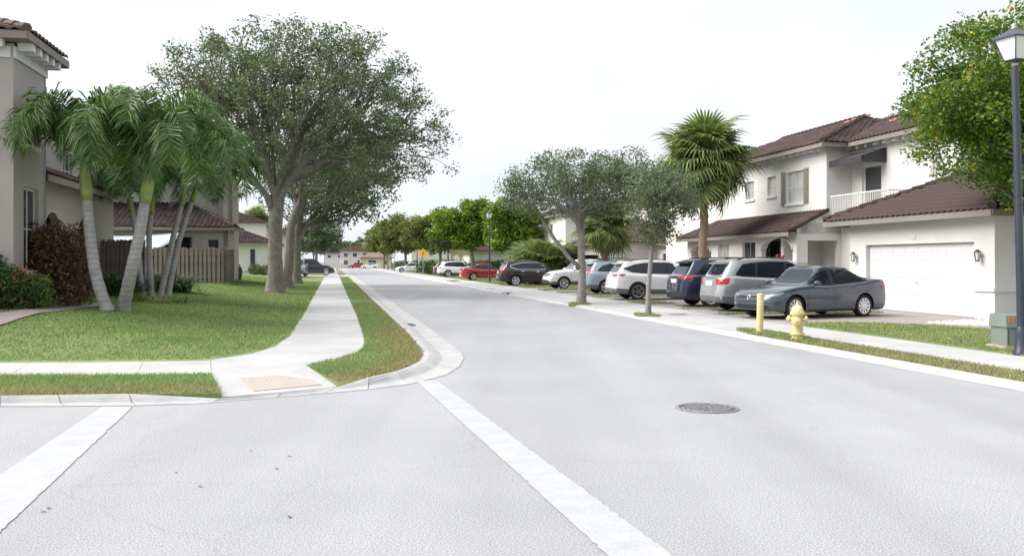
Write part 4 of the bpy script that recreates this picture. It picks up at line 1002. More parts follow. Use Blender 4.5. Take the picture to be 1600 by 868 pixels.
# ---------------------------------------------------- board fences
def fence(p0, p1, n, h, z, label, back=True):
    A, B = W(*p0, z), W(*p1, z); d = B - A; Lf = d.length; rz = math.atan2(d.y, d.x)
    F = empty('board_fence', A, rz); tag(F, label, 'fence', 'timber board fences')
    sp = Lf / n; wdt = min(0.145, sp * 0.9)
    meshes = []
    for k in range(4):
        hh = h + random.uniform(-0.03, 0.03)
        pr = [(-wdt / 2, 0.03), (wdt / 2, 0.03), (wdt / 2, hh - 0.06), (wdt / 2 - 0.035, hh), (-wdt / 2 + 0.035, hh), (-wdt / 2, hh - 0.06)]
        m_ = MB(); m_.add([(x, -0.009, z_) for x, z_ in pr] + [(x, 0.009, z_) for x, z_ in pr], [(0, 1, 2, 3, 4, 5), (11, 10, 9, 8, 7, 6)] + [(i, 6 + i, 6 + (i + 1) % 6, (i + 1) % 6) for i in range(6)])
        meshes.append(m_.mesh('board', M_WOOD))
    for k in range(n):
        o = link('board', random.choice(meshes), None, F, ((k + 0.5) * sp, -0.035 if k % 1 == 0 else 0.03, 0)); o.rotation_euler = (0, random.uniform(-0.012, 0.012), 0)
        if back and k < n - 1: link('board', random.choice(meshes), None, F, ((k + 1.0) * sp, 0.06, 0))
    for zz in (0.35, h - 0.35): MB().bb(0, Lf, -0.02, 0.045, zz - 0.045, zz + 0.045).build('rail', M_WOOD, F)
    for x in [i * Lf / max(1, round(Lf / 2.4)) for i in range(max(1, round(Lf / 2.4)) + 1)]: MB().bb(x - 0.05, x + 0.05, 0.075, 0.17, 0, h + 0.02).build('post', M_WOOD, F)
fA0, fA1 = bpx(185, 46.5), bpx(352, 46.5)
fence(fA0, fA1, 24, 1.84, 0.6, 'weathered grey board fence across the front of the screened patio')
fence(fA1, bpx(365, 52.0), 14, 1.84, 0.6, 'short return of weathered boards at the fence corner')
fence(bpx(140, 30.5), bpx(222, 30.5), 12, 1.84, 0.6, 'weathered board fence partly behind the two front palm trunks')
# ================================================================== CARS
def smooth_poly(pts, it=2, k=0.22):
    for _ in range(it):
        q = []
        n = len(pts)
        for i in range(n):
            p0, p1 = pts[i], pts[(i + 1) % n]
            q.append((p0[0] * (1 - k) + p1[0] * k, p0[1] * (1 - k) + p1[1] * k)); q.append((p0[0] * k + p1[0] * (1 - k), p0[1] * k + p1[1] * (1 - k)))
        pts = q
    return pts
def cubic(xs, ys):
    xs = np.array(xs, float); ys = np.array(ys, float)
    # monotone-ish Hermite interpolation
    m = np.gradient(ys, xs)
    def f(x):
        x = np.clip(x, xs[0], xs[-1]); i = np.clip(np.searchsorted(xs, x) - 1, 0, len(xs) - 2)
        h = xs[i + 1] - xs[i]; t = (x - xs[i]) / h
        return (2 * t**3 - 3 * t**2 + 1) * ys[i] + (t**3 - 2 * t**2 + t) * h * m[i] + (-2 * t**3 + 3 * t**2) * ys[i + 1] + (t**3 - t**2) * h * m[i + 1]
    return f
WHEEL_ME = {}
def wheel_meshes(style):
    if style in WHEEL_ME: return WHEEL_ME[style]
    ty = MB()   # axis along y, outer side at +y, unit tyre radius 1
    prof = [(0.70, -0.30), (0.90, -0.33), (0.985, -0.27), (1.0, -0.15), (1.0, 0.15), (0.985, 0.27), (0.90, 0.33), (0.72, 0.30), (0.66, 0.24)]
    n = 28
    for r, y in prof:
        for k in range(n): an = 2 * math.pi * k / n; ty.v.append((r * math.cos(an), y, r * math.sin(an)))
    for i in range(len(prof) - 1):
        for k in range(n): k2 = (k + 1) % n; ty.f.append((i * n + k, (i + 1) * n + k, (i + 1) * n + k2, i * n + k2))
    ty.f.append(tuple(range(n)))
    t_me = ty.mesh('tyre', M_TYRE, 'auto')
    bk = MB(); bk.v = [(0.70 * math.cos(2 * math.pi * k / n), 0.16, 0.70 * math.sin(2 * math.pi * k / n)) for k in range(n)]; bk.f = [tuple(reversed(range(n)))]
    b_me = bk.mesh('brake_shadow', M_RIMD)  # flat dark disc: the shade behind the spokes, put into its colour
    rm = MB()
    def ring(r0, r1, y0, y1):
        b0 = len(rm.v)
        for r, y in ((r0, y0), (r1, y1)):
            for k in range(n): an = 2 * math.pi * k / n; rm.v.append((r * math.cos(an), y, r * math.sin(an)))
        for k in range(n): k2 = (k + 1) % n; rm.f.append((b0 + k, b0 + k2, b0 + n + k2, b0 + n + k))
    ring(0.72, 0.66, 0.30, 0.285); ring(0.66, 0.60, 0.285, 0.24); ring(0.60, 0.60, 0.24, 0.17)
    ns = {'ten': 10, 'five': 5, 'twin': 5, 'seven': 7}[style]
    for k in range(ns):
        for off in ((-0.16, 0.16) if style == 'twin' else (0,)):
            an = 2 * math.pi * k / ns + off
            w0, w1 = {'ten': (0.05, 0.115), 'five': (0.12, 0.17), 'twin': (0.045, 0.06), 'seven': (0.08, 0.12)}[style]
            ca, sa = math.cos(an), math.sin(an); q = []
            for r, wd, y in ((0.08, w0, 0.27), (0.64, w1, 0.275)):
                for s_ in (-1, 1): q.append((r * ca - s_ * wd * sa, y, r * sa + s_ * wd * ca))
            q += [(x, y - 0.07, z) for x, y, z in q]
            rm.add(q, [(0, 1, 3, 2), (0, 2, 6, 4), (1, 5, 7, 3)])
    hub = [(0.15 * math.cos(2 * math.pi * k / 14), 0.285, 0.15 * math.sin(2 * math.pi * k / 14)) for k in range(14)]
    rm.add(hub + [(x, 0.2, z) for x, y, z in hub], [tuple(reversed(range(14)))] + [(k, (k + 1) % 14, 14 + (k + 1) % 14, 14 + k) for k in range(14)])
    r_me = rm.mesh('rim', M_RIM if style != 'twin' else mat('alloy_dark', (0.30, 0.30, 0.31), 0.3, metal=0.8), 'auto')
    WHEEL_ME[style] = (t_me, b_me, r_me); return WHEEL_ME[style]

def paint(name, col, metal=0.35, rough=0.3): return mat('paint_' + name, col, rough, metal=metal, coat=1.0, var=0.04, scale=3)

def car(name, label, pos, heading, P, paintm, z=0.105, clad=None, wheel='ten', detail=True, group='parked cars'):
    """pos = (a, b) of the centre; heading = turn from the b axis; local x forward, y left"""
    L, Wd, Hh = P['L'], P['W'] / 2, P['H']; xf, xr = L / 2, -L / 2
    wr = P['wr']; xa = {1: P['fa'], -1: P['ra']}       # axle x positions
    zb = P.get('zb', 0.20); arch = wr + 0.055
    deck = cubic(*zip(*P['deck'])); roof = cubic(*zip(*P['roof']))
    root = empty(name, W(*pos, z), STREET + heading); tag(root, label, 'car', group)
    # ---- plan outline of the lower body
    def plan(t):                                   # t in [-1, 1] along the length -> half width factor
        ft, rt = P.get('fround', 0.42), P.get('rround', 0.34)
        x = t * L / 2; dF, dR = xf - x, x - xr
        w = 1.0
        if dF < ft * 2.2: w *= 1 - 0.16 * (1 - dF / (ft * 2.2)) ** 2 - 0.30 * max(0, 1 - dF / (ft * 0.55)) ** 2.2
        if dR < rt * 2.2: w *= 1 - 0.10 * (1 - dR / (rt * 2.2)) ** 2 - 0.26 * max(0, 1 - dR / (rt * 0.55)) ** 2.2
        return w
    ts = set(np.linspace(-1, 1, 41)) | set(np.array([-1, -0.992, -0.98, -0.96, -0.93, 0.93, 0.96, 0.98, 0.992, 1]))
    for s_ in (1, -1):
        for an in np.linspace(0, math.pi, 17): ts.add((xa[s_] + arch * math.cos(an)) / (L / 2))
        for q in (1.001, 0.999): ts.add((xa[s_] + arch * q) / (L / 2)); ts.add((xa[s_] - arch * q) / (L / 2))
    ts = sorted(t for t in ts if -1 <= t <= 1)
    fz = P.get('front', [(0.2, -0.10), (0.35, -0.02), (0.5, 0.0), (0.7, -0.05), (0.9, -0.16), (1.2, -0.3)])
    bz = P.get('rear', [(0.2, 0.12), (0.35, 0.02), (0.55, 0.0), (0.75, 0.04), (1.0, 0.07), (1.3, 0.13)])
    ffz = lambda z_: np.interp(z_, *zip(*fz)); rrz = lambda z_: np.interp(z_, *zip(*bz))
    ks = [0, 0.05, 0.14, 0.26, 0.40, 0.55, 0.70, 0.82, 0.91, 0.97, 1.0]
    wk = [0.90, 0.955, 0.975, 0.985, 0.995, 1.0, 1.0, 0.992, 0.978, 0.955, 0.915]
    nx, nk = len(ts), len(ks)
    def sh(x, z_):                                 # pull the ends into the bumper outline
        u = x / (L / 2); 
        return x + (ffz(z_) * max(0, (u - 0.72) / 0.28) if u > 0 else rrz(z_) * max(0, (-u - 0.78) / 0.22))
    def arch_z(x):
        for s_ in (1, -1):
            dx = x - xa[s_]
            if abs(dx) < arch: return max(zb, wr + math.sqrt(arch * arch - dx * dx))
        return None
    up = MB(); lo = MB(); V = {}
    grid = np.zeros((nx, nk, 3))
    for i, t in enumerate(ts):
        x = t * L / 2; dk = float(deck(x)); az = arch_z(x); z0 = zb + 0.06 * max(0, (abs(t) - 0.8) / 0.2)
        if az: z0 = az
        pw = plan(t)
        for j in range(nk):
            z_ = z0 + ks[j] * (dk - z0)
            kk = (z_ - zb) / (dk - zb); wj = np.interp(kk, ks, wk)
            grid[i, j] = (sh(x, z_), Wd * pw * wj, z_)
    def idx(mb, i, j, s_): return mb
    body = MB()
    def gi(i, j, s_): return (i * nk + j) * 2 + (0 if s_ > 0 else 1)
    for i in range(nx):
        for j in range(nk):
            x, y, z_ = grid[i, j]; body.v.append((x, y, z_)); body.v.append((x, -y, z_))
    jc = 2 if clad else 0
    cladF = []
    for i in range(nx - 1):
        for j in range(nk - 1):
            q = (gi(i, j, 1), gi(i, j + 1, 1), gi(i + 1, j + 1, 1), gi(i + 1, j, 1)); r_ = (gi(i, j, -1), gi(i + 1, j, -1), gi(i + 1, j + 1, -1), gi(i, j + 1, -1))
            zt_ = max(grid[i, j][2], grid[i + 1, j][2])
            tgt = cladF if (clad and zt_ < P.get('cladz', 0.40) and j < 4) else body.f
            tgt += [q, r_]
    # ends
    for i, fl in ((0, 1), (nx - 1, 0)):
        for j in range(nk - 1):
            q = (gi(i, j, 1), gi(i, j, -1), gi(i, j + 1, -1), gi(i, j + 1, 1)); q = q if fl else q[::-1]
            (cladF if (clad and grid[i, j][2] < P.get('cladz', 0.40) - 0.02) else body.f).append(q)
    # bonnet / boot deck: crowned grid across
    ny = 7; base = len(body.v)
    for i in range(nx):
        x, y, z_ = grid[i, nk - 1]
        cr_ = P.get('crown', 0.045) * min(1, (1 - abs(ts[i])) / 0.10 + 0.15)
        for j in range(ny):
            v = -1 + 2 * j / (ny - 1); body.v.append((x, -y * v, z_ + cr_ * (1 - v ** 4 if abs(v) > 0 else 1)))
    for i in range(nx - 1):
        for j in range(ny - 1):
            a_ = base + i * ny + j; body.f.append((a_, a_ + 1, a_ + ny + 1, a_ + ny))
    # ---- greenhouse
    g = P['green']                                 # rear base x, rear top x, front top x, front base x, base half width factor, top half width factor
    rb, rt_, ft_, fb, w0, w1 = g
    ng = 44; nj = 9; gb = len(body.v)
    def gloop(tt): return tt
    us = np.concatenate([np.linspace(0, 1, 26)])
    side = []
    for j in range(nj):
        f = j / (nj - 1); fz_ = f
        xb_, xt_ = rb + (rt_ - rb) * (f + 0.16 * f * (1 - f)), fb + (ft_ - fb) * (f - 0.10 * f * (1 - f))
        row = []
        wv = Wd * (w0 + (w1 - w0) * (0.75 * f + 0.25 * f ** 2))
        N2 = 22
        for k in range(N2 + 1):                    # left side rear -> front, superelliptic ends
            an = math.pi * k / N2; c, s_ = math.cos(an), math.sin(an)
            ex = 0.17; cx = math.copysign(abs(c) ** ex, -c) if abs(c) > 1e-9 else 0; sy = abs(s_) ** 0.17 if s_ > 1e-9 else 0
            # more stations along the side
            row.append((cx, sy))
        pts = []
        for cx, sy in row:
            x = (xb_ + xt_) / 2 + cx * (xt_ - xb_) / 2
            zbse = float(deck(np.clip(x, xr, xf))) - 0.03; ztop = float(roof(x))
            pts.append((x, sy * wv, zbse + (ztop - zbse) * f))
        side.append(pts)
    npt = len(side[0])
    for pts in side:
        for p in pts: body.v.append(p); body.v.append((p[0], -p[1], p[2]))
    def hi(j, k, s_): return gb + (j * npt + k) * 2 + (0 if s_ > 0 else 1)
    for j in range(nj - 1):
        for k in range(npt - 1):
            body.f.append((hi(j, k, 1), hi(j + 1, k, 1), hi(j + 1, k + 1, 1), hi(j, k + 1, 1))); body.f.append((hi(j, k, -1), hi(j, k + 1, -1), hi(j + 1, k + 1, -1), hi(j + 1, k, -1)))
    tb = len(body.v); ny2 = 7                      # crowned roof
    for k in range(npt):
        x, y, z_ = side[-1][k]
        for j in range(ny2):
            v = -1 + 2 * j / (ny2 - 1); body.v.append((x, -y * v, z_ + 0.035 * (1 - abs(v) ** 2.5) * min(1, y / (Wd * 0.4))))
    for k in range(npt - 1):
        for j in range(ny2 - 1):
            a_ = tb + k * ny2 + j; body.f.append((a_, a_ + 1, a_ + ny2 + 1, a_ + ny2))
    bo = body.build('body', paintm, root, smooth='auto')
    if cladF:
        cm = MB(); cm.v = body.v; cm.f = cladF; me = cm.mesh('lower_cladding', clad, 'auto'); bm = bmesh.new(); bm.from_mesh(me)
        bmesh.ops.delete(bm, geom=[v for v in bm.verts if not v.link_faces], context='VERTS'); bm.to_mesh(me); bm.free(); link('lower_cladding', me, None, root)
    # underbody and wheel housings
    ub = MB(); ub.bb(xr + 0.35, xf - 0.35, -Wd * 0.80, Wd * 0.80, zb + 0.03, 0.62)
    ub.build('underbody', M_CARTRIM, root)
    bvh = BVHTree.FromPolygons([Vector(v) for v in body.v], body.f + cladF, all_triangles=False)
    # ---- patches projected onto the body surface
    def patch(nm, poly, m, view, off=0.006, it=1, parent=None, k=0.18, cuts=2):
        pts = smooth_poly(poly, it, k) if it else poly
        # resample outline
        ol = []
        for i in range(len(pts)):
            p0, p1 = pts[i], pts[(i + 1) % len(pts)]; d_ = math.hypot(p1[0] - p0[0], p1[1] - p0[1]); n_ = max(1, int(d_ / 0.12))
            for q in range(n_): ol.append((p0[0] + (p1[0] - p0[0]) * q / n_, p0[1] + (p1[1] - p0[1]) * q / n_))
        bm = bmesh.new(); vs_ = [bm.verts.new((u, v, 0)) for u, v in ol]; f_ = bm.faces.new(vs_)
        bmesh.ops.triangulate(bm, faces=[f_]); 
        if cuts: bmesh.ops.subdivide_edges(bm, edges=[e_ for e_ in bm.edges if not e_.is_boundary], cuts=cuts, use_grid_fill=True)
        bmesh.ops.triangulate(bm, faces=bm.faces[:])
        ok = True; dirv = {'L': Vector((0, -1, 0)), 'R': Vector((0, 1, 0)), 'F': Vector((-1, 0, 0)), 'B': Vector((1, 0, 0)), 'T': Vector((0, 0, -1))}[view]
        miss = []
        for v in bm.verts:
            u, w_ = v.co.x, v.co.y
            if view in 'LR': o_ = Vector((u, 0, w_)) - dirv * 3
            elif view in 'FB': o_ = Vector((0, u, w_)) - dirv * 6
            else: o_ = Vector((u, w_, 0)) - dirv * 4
            h = bvh.ray_cast(o_, dirv)
            if h[0] is None: miss.append(v); continue
            nrm = h[1] if h[1].dot(dirv) < 0 else -h[1]
            v.co = h[0] + nrm * off
        if miss: bmesh.ops.delete(bm, geom=miss, context='VERTS')
        if not bm.faces: bm.free(); return None
        # face outwards
        for f2 in bm.faces:
            f2.normal_update()
            if f2.normal.dot(dirv) > 0: f2.normal_flip()
            f2.smooth = True
        me = bpy.data.meshes.new(nm); bm.to_mesh(me); bm.free(); me.materials.append(m)
        return link(nm, me, None, parent or root)
    for nm, poly in P['side_windows']:
        for v in 'LR':
            if P.get('win_trim'):
                cx_ = sum(q[0] for q in poly) / len(poly); cz_ = sum(q[1] for q in poly) / len(poly)
            patch(nm, poly, M_CARGL, v, off=0.009, k=0.09)
    allp = sorted({q for _, poly in P['side_windows'] for q in poly}); hull = []
    for seq in (allp, allp[::-1]):                  # convex outline round the side glass
        h_ = []
        for q in seq:
            while len(h_) > 1 and (h_[-1][0] - h_[-2][0]) * (q[1] - h_[-2][1]) - (h_[-1][1] - h_[-2][1]) * (q[0] - h_[-2][0]) <= 0: h_.pop()
            h_.append(q)
        hull += h_[:-1]
    hc = (sum(q[0] for q in hull) / len(hull), sum(q[1] for q in hull) / len(hull))
    def grow(k): return [(q[0] + math.copysign(k, q[0] - hc[0]), q[1] + math.copysign(k * 0.8, q[1] - hc[1])) for q in hull]
    for v in 'LR':
        if P.get('chrome'): patch('window_chrome', grow(0.05), M_CHROME, v, off=0.003, k=0.08, cuts=3)
        patch('window_surround', grow(0.022), M_CARTRIM, v, off=0.006, k=0.08, cuts=3)
    ws, rw = P['windshield'], P['rear_window']
    patch('windshield', ws, M_CARGL, 'F', it=1, k=0.12, cuts=4); patch('rear_window', rw, M_CARGL, 'B', it=1, k=0.14, cuts=4)
    for s_ in (1, -1):
        fl = lambda poly: [(u * s_, v) for u, v in poly]
        for view, key, nm, m in (('F', 'head', 'headlight', M_HEAD), ('B', 'tail', 'taillight', M_TAIL)):
            if key in P: patch(nm, fl(P[key]), m, view, off=0.008)
        if 'head_side' in P: patch('headlight', P['head_side'], M_HEAD, 'L' if s_ > 0 else 'R', off=0.007)
        if 'tail_side' in P: patch('taillight', P['tail_side'], M_TAIL, 'L' if s_ > 0 else 'R', off=0.007)
    for key, nm, view, m in (('grille', 'grille', 'F', M_CARTRIM), ('intake', 'air_intake', 'F', M_CARTRIM), ('rear_trim', 'rear_bumper_trim', 'B', clad or M_CARTRIM), ('plate', 'licence_plate', 'B', M_PLATE), ('garnish', 'tailgate_garnish', 'B', M_CHROME)):
        if key in P: patch(nm, P[key], m, view, off=0.010 if key in ('plate', 'garnish') else 0.006, it=0 if key in ('plate',) else 1)
    if detail:
        gr = None
        for zc in P.get('bars', []):
            b_ = P['grille']; hw = max(q[0] for q in b_) * 0.97
            patch('grille_bar', [(-hw, zc - 0.007), (hw, zc - 0.007), (hw, zc + 0.007), (-hw, zc + 0.007)], M_CHROME, 'F', off=0.014, it=0)
        for x in P.get('seams', []):
            for v in 'LR': patch('door_seam', [(x[0] - 0.006, x[1]), (x[0] + 0.006, x[1]), (x[2] + 0.006, x[3]), (x[2] - 0.006, x[3])], M_CARTRIM, v, off=0.0025, it=0, cuts=0)
        for x, zz in P.get('handles', []):
            for v in 'LR': patch('door_handle', [(x - 0.10, zz - 0.014), (x + 0.10, zz - 0.014), (x + 0.10, zz + 0.018), (x - 0.10, zz + 0.018)], paintm if not P.get('chrome') else M_CHROME, v, off=0.024, it=0, cuts=0)
        if 'sill' in P:
            for v in 'LR': patch('sill_trim', P['sill'], M_CARTRIM, v, off=0.004, it=0)
        if 'crease' in P:
            x0, z0, x1, z1 = P['crease']
            for v in 'LR': patch('door_crease', [(x0, z0 - 0.011), (x1, z1 - 0.011), (x1, z1 + 0.011), (x0, z0 + 0.011)], paintm, v, off=0.012, it=0, cuts=0)
    for s_ in (1, -1):                              # door mirrors
        mx_, mz_ = P['mirror']; y0 = Wd * 0.93
        m_ = MB(); n_ = 8
        for k, (dx, sc_) in enumerate(((-0.07, 0.55), (-0.06, 0.95), (0.0, 1.0), (0.06, 0.8), (0.10, 0.35))):
            for q in range(n_):
                an = 2 * math.pi * q / n_; m_.v.append((mx_ + dx, s_ * (y0 + 0.13 + 0.115 * sc_ * math.cos(an)), mz_ + 0.075 * sc_ * math.sin(an)))
        for k in range(4):
            for q in range(n_): m_.f.append((k * n_ + q, k * n_ + (q + 1) % n_, (k + 1) * n_ + (q + 1) % n_, (k + 1) * n_ + q) if s_ > 0 else (k * n_ + q, (k + 1) * n_ + q, (k + 1) * n_ + (q + 1) % n_, k * n_ + (q + 1) % n_))
        m_.f += [tuple(range(n_)), tuple(range(4 * n_, 5 * n_))]
        m_.box((mx_ + 0.03, s_ * (y0 + 0.0), mz_ - 0.05), (0.07, 0.14, 0.04)); m_.build('door_mirror', paintm, root, smooth='auto')
    if P.get('rails'):
        for s_ in (1, -1):
            x0, x1 = P['rails']; pts = [(x, s_ * Wd * w1 * 0.90, float(roof(x)) + (0.05 if 0 < i < 6 else 0.005)) for i, x in enumerate(np.linspace(x0, x1, 7))]
            MB().tube(pts, 0.018, 6).build('roof_rail', M_CARTRIM, root)
    if P.get('spoiler'):
        x = rt_; z_ = float(roof(x)) - 0.01
        MB().add([(x - 0.20, -Wd * .62, z_ - 0.05), (x - 0.20, Wd * .62, z_ - 0.05), (x + 0.12, Wd * .66, z_ + 0.035), (x + 0.12, -Wd * .66, z_ + 0.035), (x - 0.19, -Wd * .62, z_ - 0.08), (x - 0.19, Wd * .62, z_ - 0.08), (x + 0.1, Wd * .66, z_ - 0.05), (x + 0.1, -Wd * .66, z_ - 0.05)],
                 [(0, 3, 2, 1), (0, 1, 5, 4), (4, 5, 6, 7), (0, 4, 7, 3), (1, 2, 6, 5)]).build('roof_spoiler', P.get('spoiler_mat') or paintm, root)
    t_me, b_me, r_me = wheel_meshes(wheel)
    for s1 in (1, -1):
        for s2 in (1, -1):
            o = link('wheel', t_me, None, root, (xa[s1], s2 * (Wd - 0.115), wr)); sc_ = wr; o.scale = (sc_, sc_ * 0.95, sc_)
            if s2 < 0: o.rotation_euler = (0, 0, math.pi)
            link('rim', r_me, None, o); link('spoke_shadow', b_me, None, o)
    return root, patch

# ---- body types
SEDAN = dict(L=4.70, W=1.80, H=1.46, wr=0.325, fa=1.43, ra=-1.26, zb=0.19,
    deck=[(-2.35, 1.00), (-2.2, 1.06), (-1.9, 1.08), (-1.2, 1.00), (-0.4, 0.945), (0.5, 0.915), (0.95, 0.93), (1.3, 0.90), (1.7, 0.84), (2.1, 0.74), (2.35, 0.60)],
    roof=[(-2.4, 1.02), (-1.95, 1.12), (-1.5, 1.265), (-0.95, 1.39), (-0.3, 1.45), (0.05, 1.45), (0.35, 1.42), (0.8, 1.20), (1.15, 0.98), (1.5, 0.88)],
    green=(-2.08, -0.85, 0.28, 1.22, 0.90, 0.66),
    side_windows=[('side_window', [(0.86, 0.985), (0.40, 1.28), (0.05, 1.365), (-0.02, 0.965)]), ('side_window', [(-0.12, 0.965), (-0.10, 1.372), (-0.55, 1.365), (-0.95, 1.29), (-1.45, 1.13), (-1.30, 1.04)])],
    windshield=[(-0.60, 1.00), (0.60, 1.00), (0.50, 1.39), (-0.50, 1.39)], rear_window=[(-0.52, 1.10), (0.52, 1.10), (0.46, 1.36), (-0.46, 1.36)],
    head=[(0.48, 0.685), (0.80, 0.72), (0.84, 0.645), (0.50, 0.615)], head_side=[(2.12, 0.655), (2.12, 0.71), (1.82, 0.755), (1.90, 0.70)], tail=[(0.42, 0.90), (0.82, 0.92), (0.84, 0.76), (0.46, 0.74)], tail_side=[(-2.20, 0.93), (-1.93, 0.93), (-2.02, 0.76), (-2.22, 0.74)],
    grille=[(-0.46, 0.50), (0.46, 0.50), (0.52, 0.69), (-0.52, 0.69)], bars=[0.535, 0.60, 0.66], intake=[(-0.72, 0.29), (0.72, 0.29), (0.66, 0.41), (-0.66, 0.41)], plate=[(-0.26, 0.70), (0.26, 0.70), (0.26, 0.84), (-0.26, 0.84)],
    seams=[(0.98, 0.30, 0.95, 0.90), (-0.06, 0.30, -0.07, 0.95), (-0.92, 0.62, -1.12, 0.98)], handles=[(0.16, 0.83), (-0.86, 0.86)], crease=(1.3, 0.74, -1.9, 0.83), mirror=(0.72, 1.00),
    sill=[(1.06, 0.215), (-0.88, 0.215), (-0.88, 0.26), (1.06, 0.26)])
SUV = dict(L=4.66, W=1.87, H=1.71, wr=0.36, fa=1.42, ra=-1.28, zb=0.24, cladz=0.40, crown=0.05, rround=0.28,
    deck=[(-2.33, 1.08), (-2.1, 1.12), (-1.2, 1.10), (-0.4, 1.06), (0.5, 1.03), (0.95, 1.06), (1.3, 1.05), (1.7, 1.00), (2.1, 0.90), (2.33, 0.72)],
    roof=[(-2.4, 1.50), (-2.0, 1.60), (-1.6, 1.645), (-0.9, 1.685), (-0.2, 1.69), (0.2, 1.675), (0.5, 1.61), (0.9, 1.36), (1.2, 1.14), (1.5, 1.03)],
    green=(-2.17, -1.82, 0.36, 1.30, 0.90, 0.70),
    side_windows=[('side_window', [(0.98, 1.12), (0.52, 1.47), (0.12, 1.585), (0.05, 1.095)]), ('side_window', [(-0.04, 1.095), (0.02, 1.59), (-0.55, 1.595), (-0.92, 1.57), (-0.98, 1.12)]), ('quarter_window', [(-1.06, 1.125), (-1.0, 1.565), (-1.42, 1.51), (-1.72, 1.20), (-1.55, 1.15)])],
    windshield=[(-0.64, 1.14), (0.64, 1.14), (0.54, 1.60), (-0.54, 1.60)], rear_window=[(-0.58, 1.17), (0.58, 1.17), (0.52, 1.52), (-0.52, 1.52)],
    head=[(0.42, 0.90), (0.82, 0.94), (0.86, 0.78), (0.48, 0.76)], head_side=[(2.06, 0.80), (2.06, 0.90), (1.78, 0.95), (1.84, 0.84)], tail=[(0.52, 1.12), (0.84, 1.13), (0.86, 0.90), (0.56, 0.90)], tail_side=[(-2.20, 1.13), (-1.98, 1.12), (-2.06, 0.92), (-2.22, 0.90)],
    grille=[(-0.40, 0.72), (0.40, 0.72), (0.46, 0.90), (-0.46, 0.90)], bars=[0.76, 0.82, 0.88], intake=[(-0.74, 0.34), (0.74, 0.34), (0.66, 0.52), (-0.66, 0.52)], plate=[(-0.26, 0.84), (0.26, 0.84), (0.26, 0.98), (-0.26, 0.98)],
    rear_trim=[(-0.80, 0.36), (0.80, 0.36), (0.80, 0.50), (-0.80, 0.50)],
    seams=[(0.98, 0.44, 0.98, 1.02), (0.0, 0.42, 0.0, 1.08), (-0.86, 0.72, -1.05, 1.09)], handles=[(0.20, 0.97), (-0.80, 0.99)], mirror=(0.80, 1.14), rails=(-1.6, 0.1), spoiler=True)
def var(base, **k): d = dict(base); d.update(k); return d
def scaled(base, L=None, H=None, **k):
    d = dict(base); sx = (L / base['L']) if L else 1; sz = (H / base['H']) if H else 1
    def s2(ps): return [(x * sx, z_ * sz) for x, z_ in ps]
    for key in ('deck', 'roof', 'head_side', 'tail_side', 'sill'):
        if key in d: d[key] = s2(d[key])
    for key in ('windshield', 'rear_window', 'head', 'tail', 'grille', 'intake', 'plate', 'rear_trim', 'garnish'):
        if key in d: d[key] = [(y, z_ * sz) for y, z_ in d[key]]
    d['side_windows'] = [(n, s2(p)) for n, p in d['side_windows']]
    g = d['green']; d['green'] = (g[0] * sx, g[1] * sx, g[2] * sx, g[3] * sx, g[4], g[5])
    d['seams'] = [(a * sx, b * sz, c * sx, e_ * sz) for a, b, c, e_ in d.get('seams', [])]; d['handles'] = s2(d.get('handles', [])); d['mirror'] = (d['mirror'][0] * sx, d['mirror'][1] * sz)
    d['bars'] = [b * sz for b in d.get('bars', [])]
    d['fa'], d['ra'] = d['fa'] * sx, d['ra'] * sx
    if 'crease' in d: c = d['crease']; d['crease'] = (c[0] * sx, c[1] * sz, c[2] * sx, c[3] * sz)
    if d.get('rails'): d['rails'] = (d['rails'][0] * sx, d['rails'][1] * sx)
    d['L'] = L or base['L']; d['H'] = H or base['H']; d.update(k); return d
PI = math.pi
jetta, jp = car('sedan', 'dark blue grey sedan parked nose to the street before the white garage', (24.05, 13.72), PI + R(16), SEDAN, paint('slate', (0.062, 0.076, 0.100)), wheel='ten')
for nm, poly in (('grille_emblem', None),):         # round badge with its two letters
    c = MB(); rr = 0.062; n_ = 20
    x0 = 2.335; z0 = 0.605
    ringp = [(x0 - 0.0, rr * math.cos(2 * math.pi * k / n_), z0 + rr * math.sin(2 * math.pi * k / n_)) for k in range(n_ + 1)]
    c.tube(ringp, 0.008, 5)
    c.tube([(x0, -0.030, z0 + 0.050), (x0, 0.0, z0 + 0.010), (x0, 0.030, z0 + 0.050)], 0.006, 4)
    c.tube([(x0, -0.050, z0 + 0.030), (x0, -0.022, z0 - 0.048), (x0, 0.0, z0 + 0.0), (x0, 0.022, z0 - 0.048), (x0, 0.050, z0 + 0.030)], 0.006, 4)
    eb = c.build(nm, M_CHROME, jetta)
car('suv', 'silver suv with grey lower cladding and red tail lamps beside the slate sedan', (27.5, 14.35), 0.0, var(SUV, tail=[(0.50, 1.12), (0.84, 1.13), (0.88, 0.88), (0.54, 0.86)], tail_side=[(-2.22, 1.13), (-1.92, 1.12), (-2.00, 0.88), (-2.24, 0.86)]), paint('silver', (0.50, 0.52, 0.54), 0.6), clad=M_CLAD, wheel='ten')
car('suv', 'dark navy suv with black rear spoiler parked between the silver and white suvs', (30.6, 14.45), 0.0, scaled(SUV, 4.85, 1.72, tail=[(0.30, 1.09), (0.86, 1.13), (0.88, 1.01), (0.34, 1.00)], tail_side=[(-2.26, 1.13), (-1.85, 1.12), (-2.0, 1.02), (-2.26, 1.0)], spoiler_mat=M_CARTRIM, garnish=[(-0.5, 1.02), (0.5, 1.02), (0.5, 1.06), (-0.5, 1.06)]), paint('navy', (0.016, 0.026, 0.065)), clad=M_CARTRIM, wheel='five')
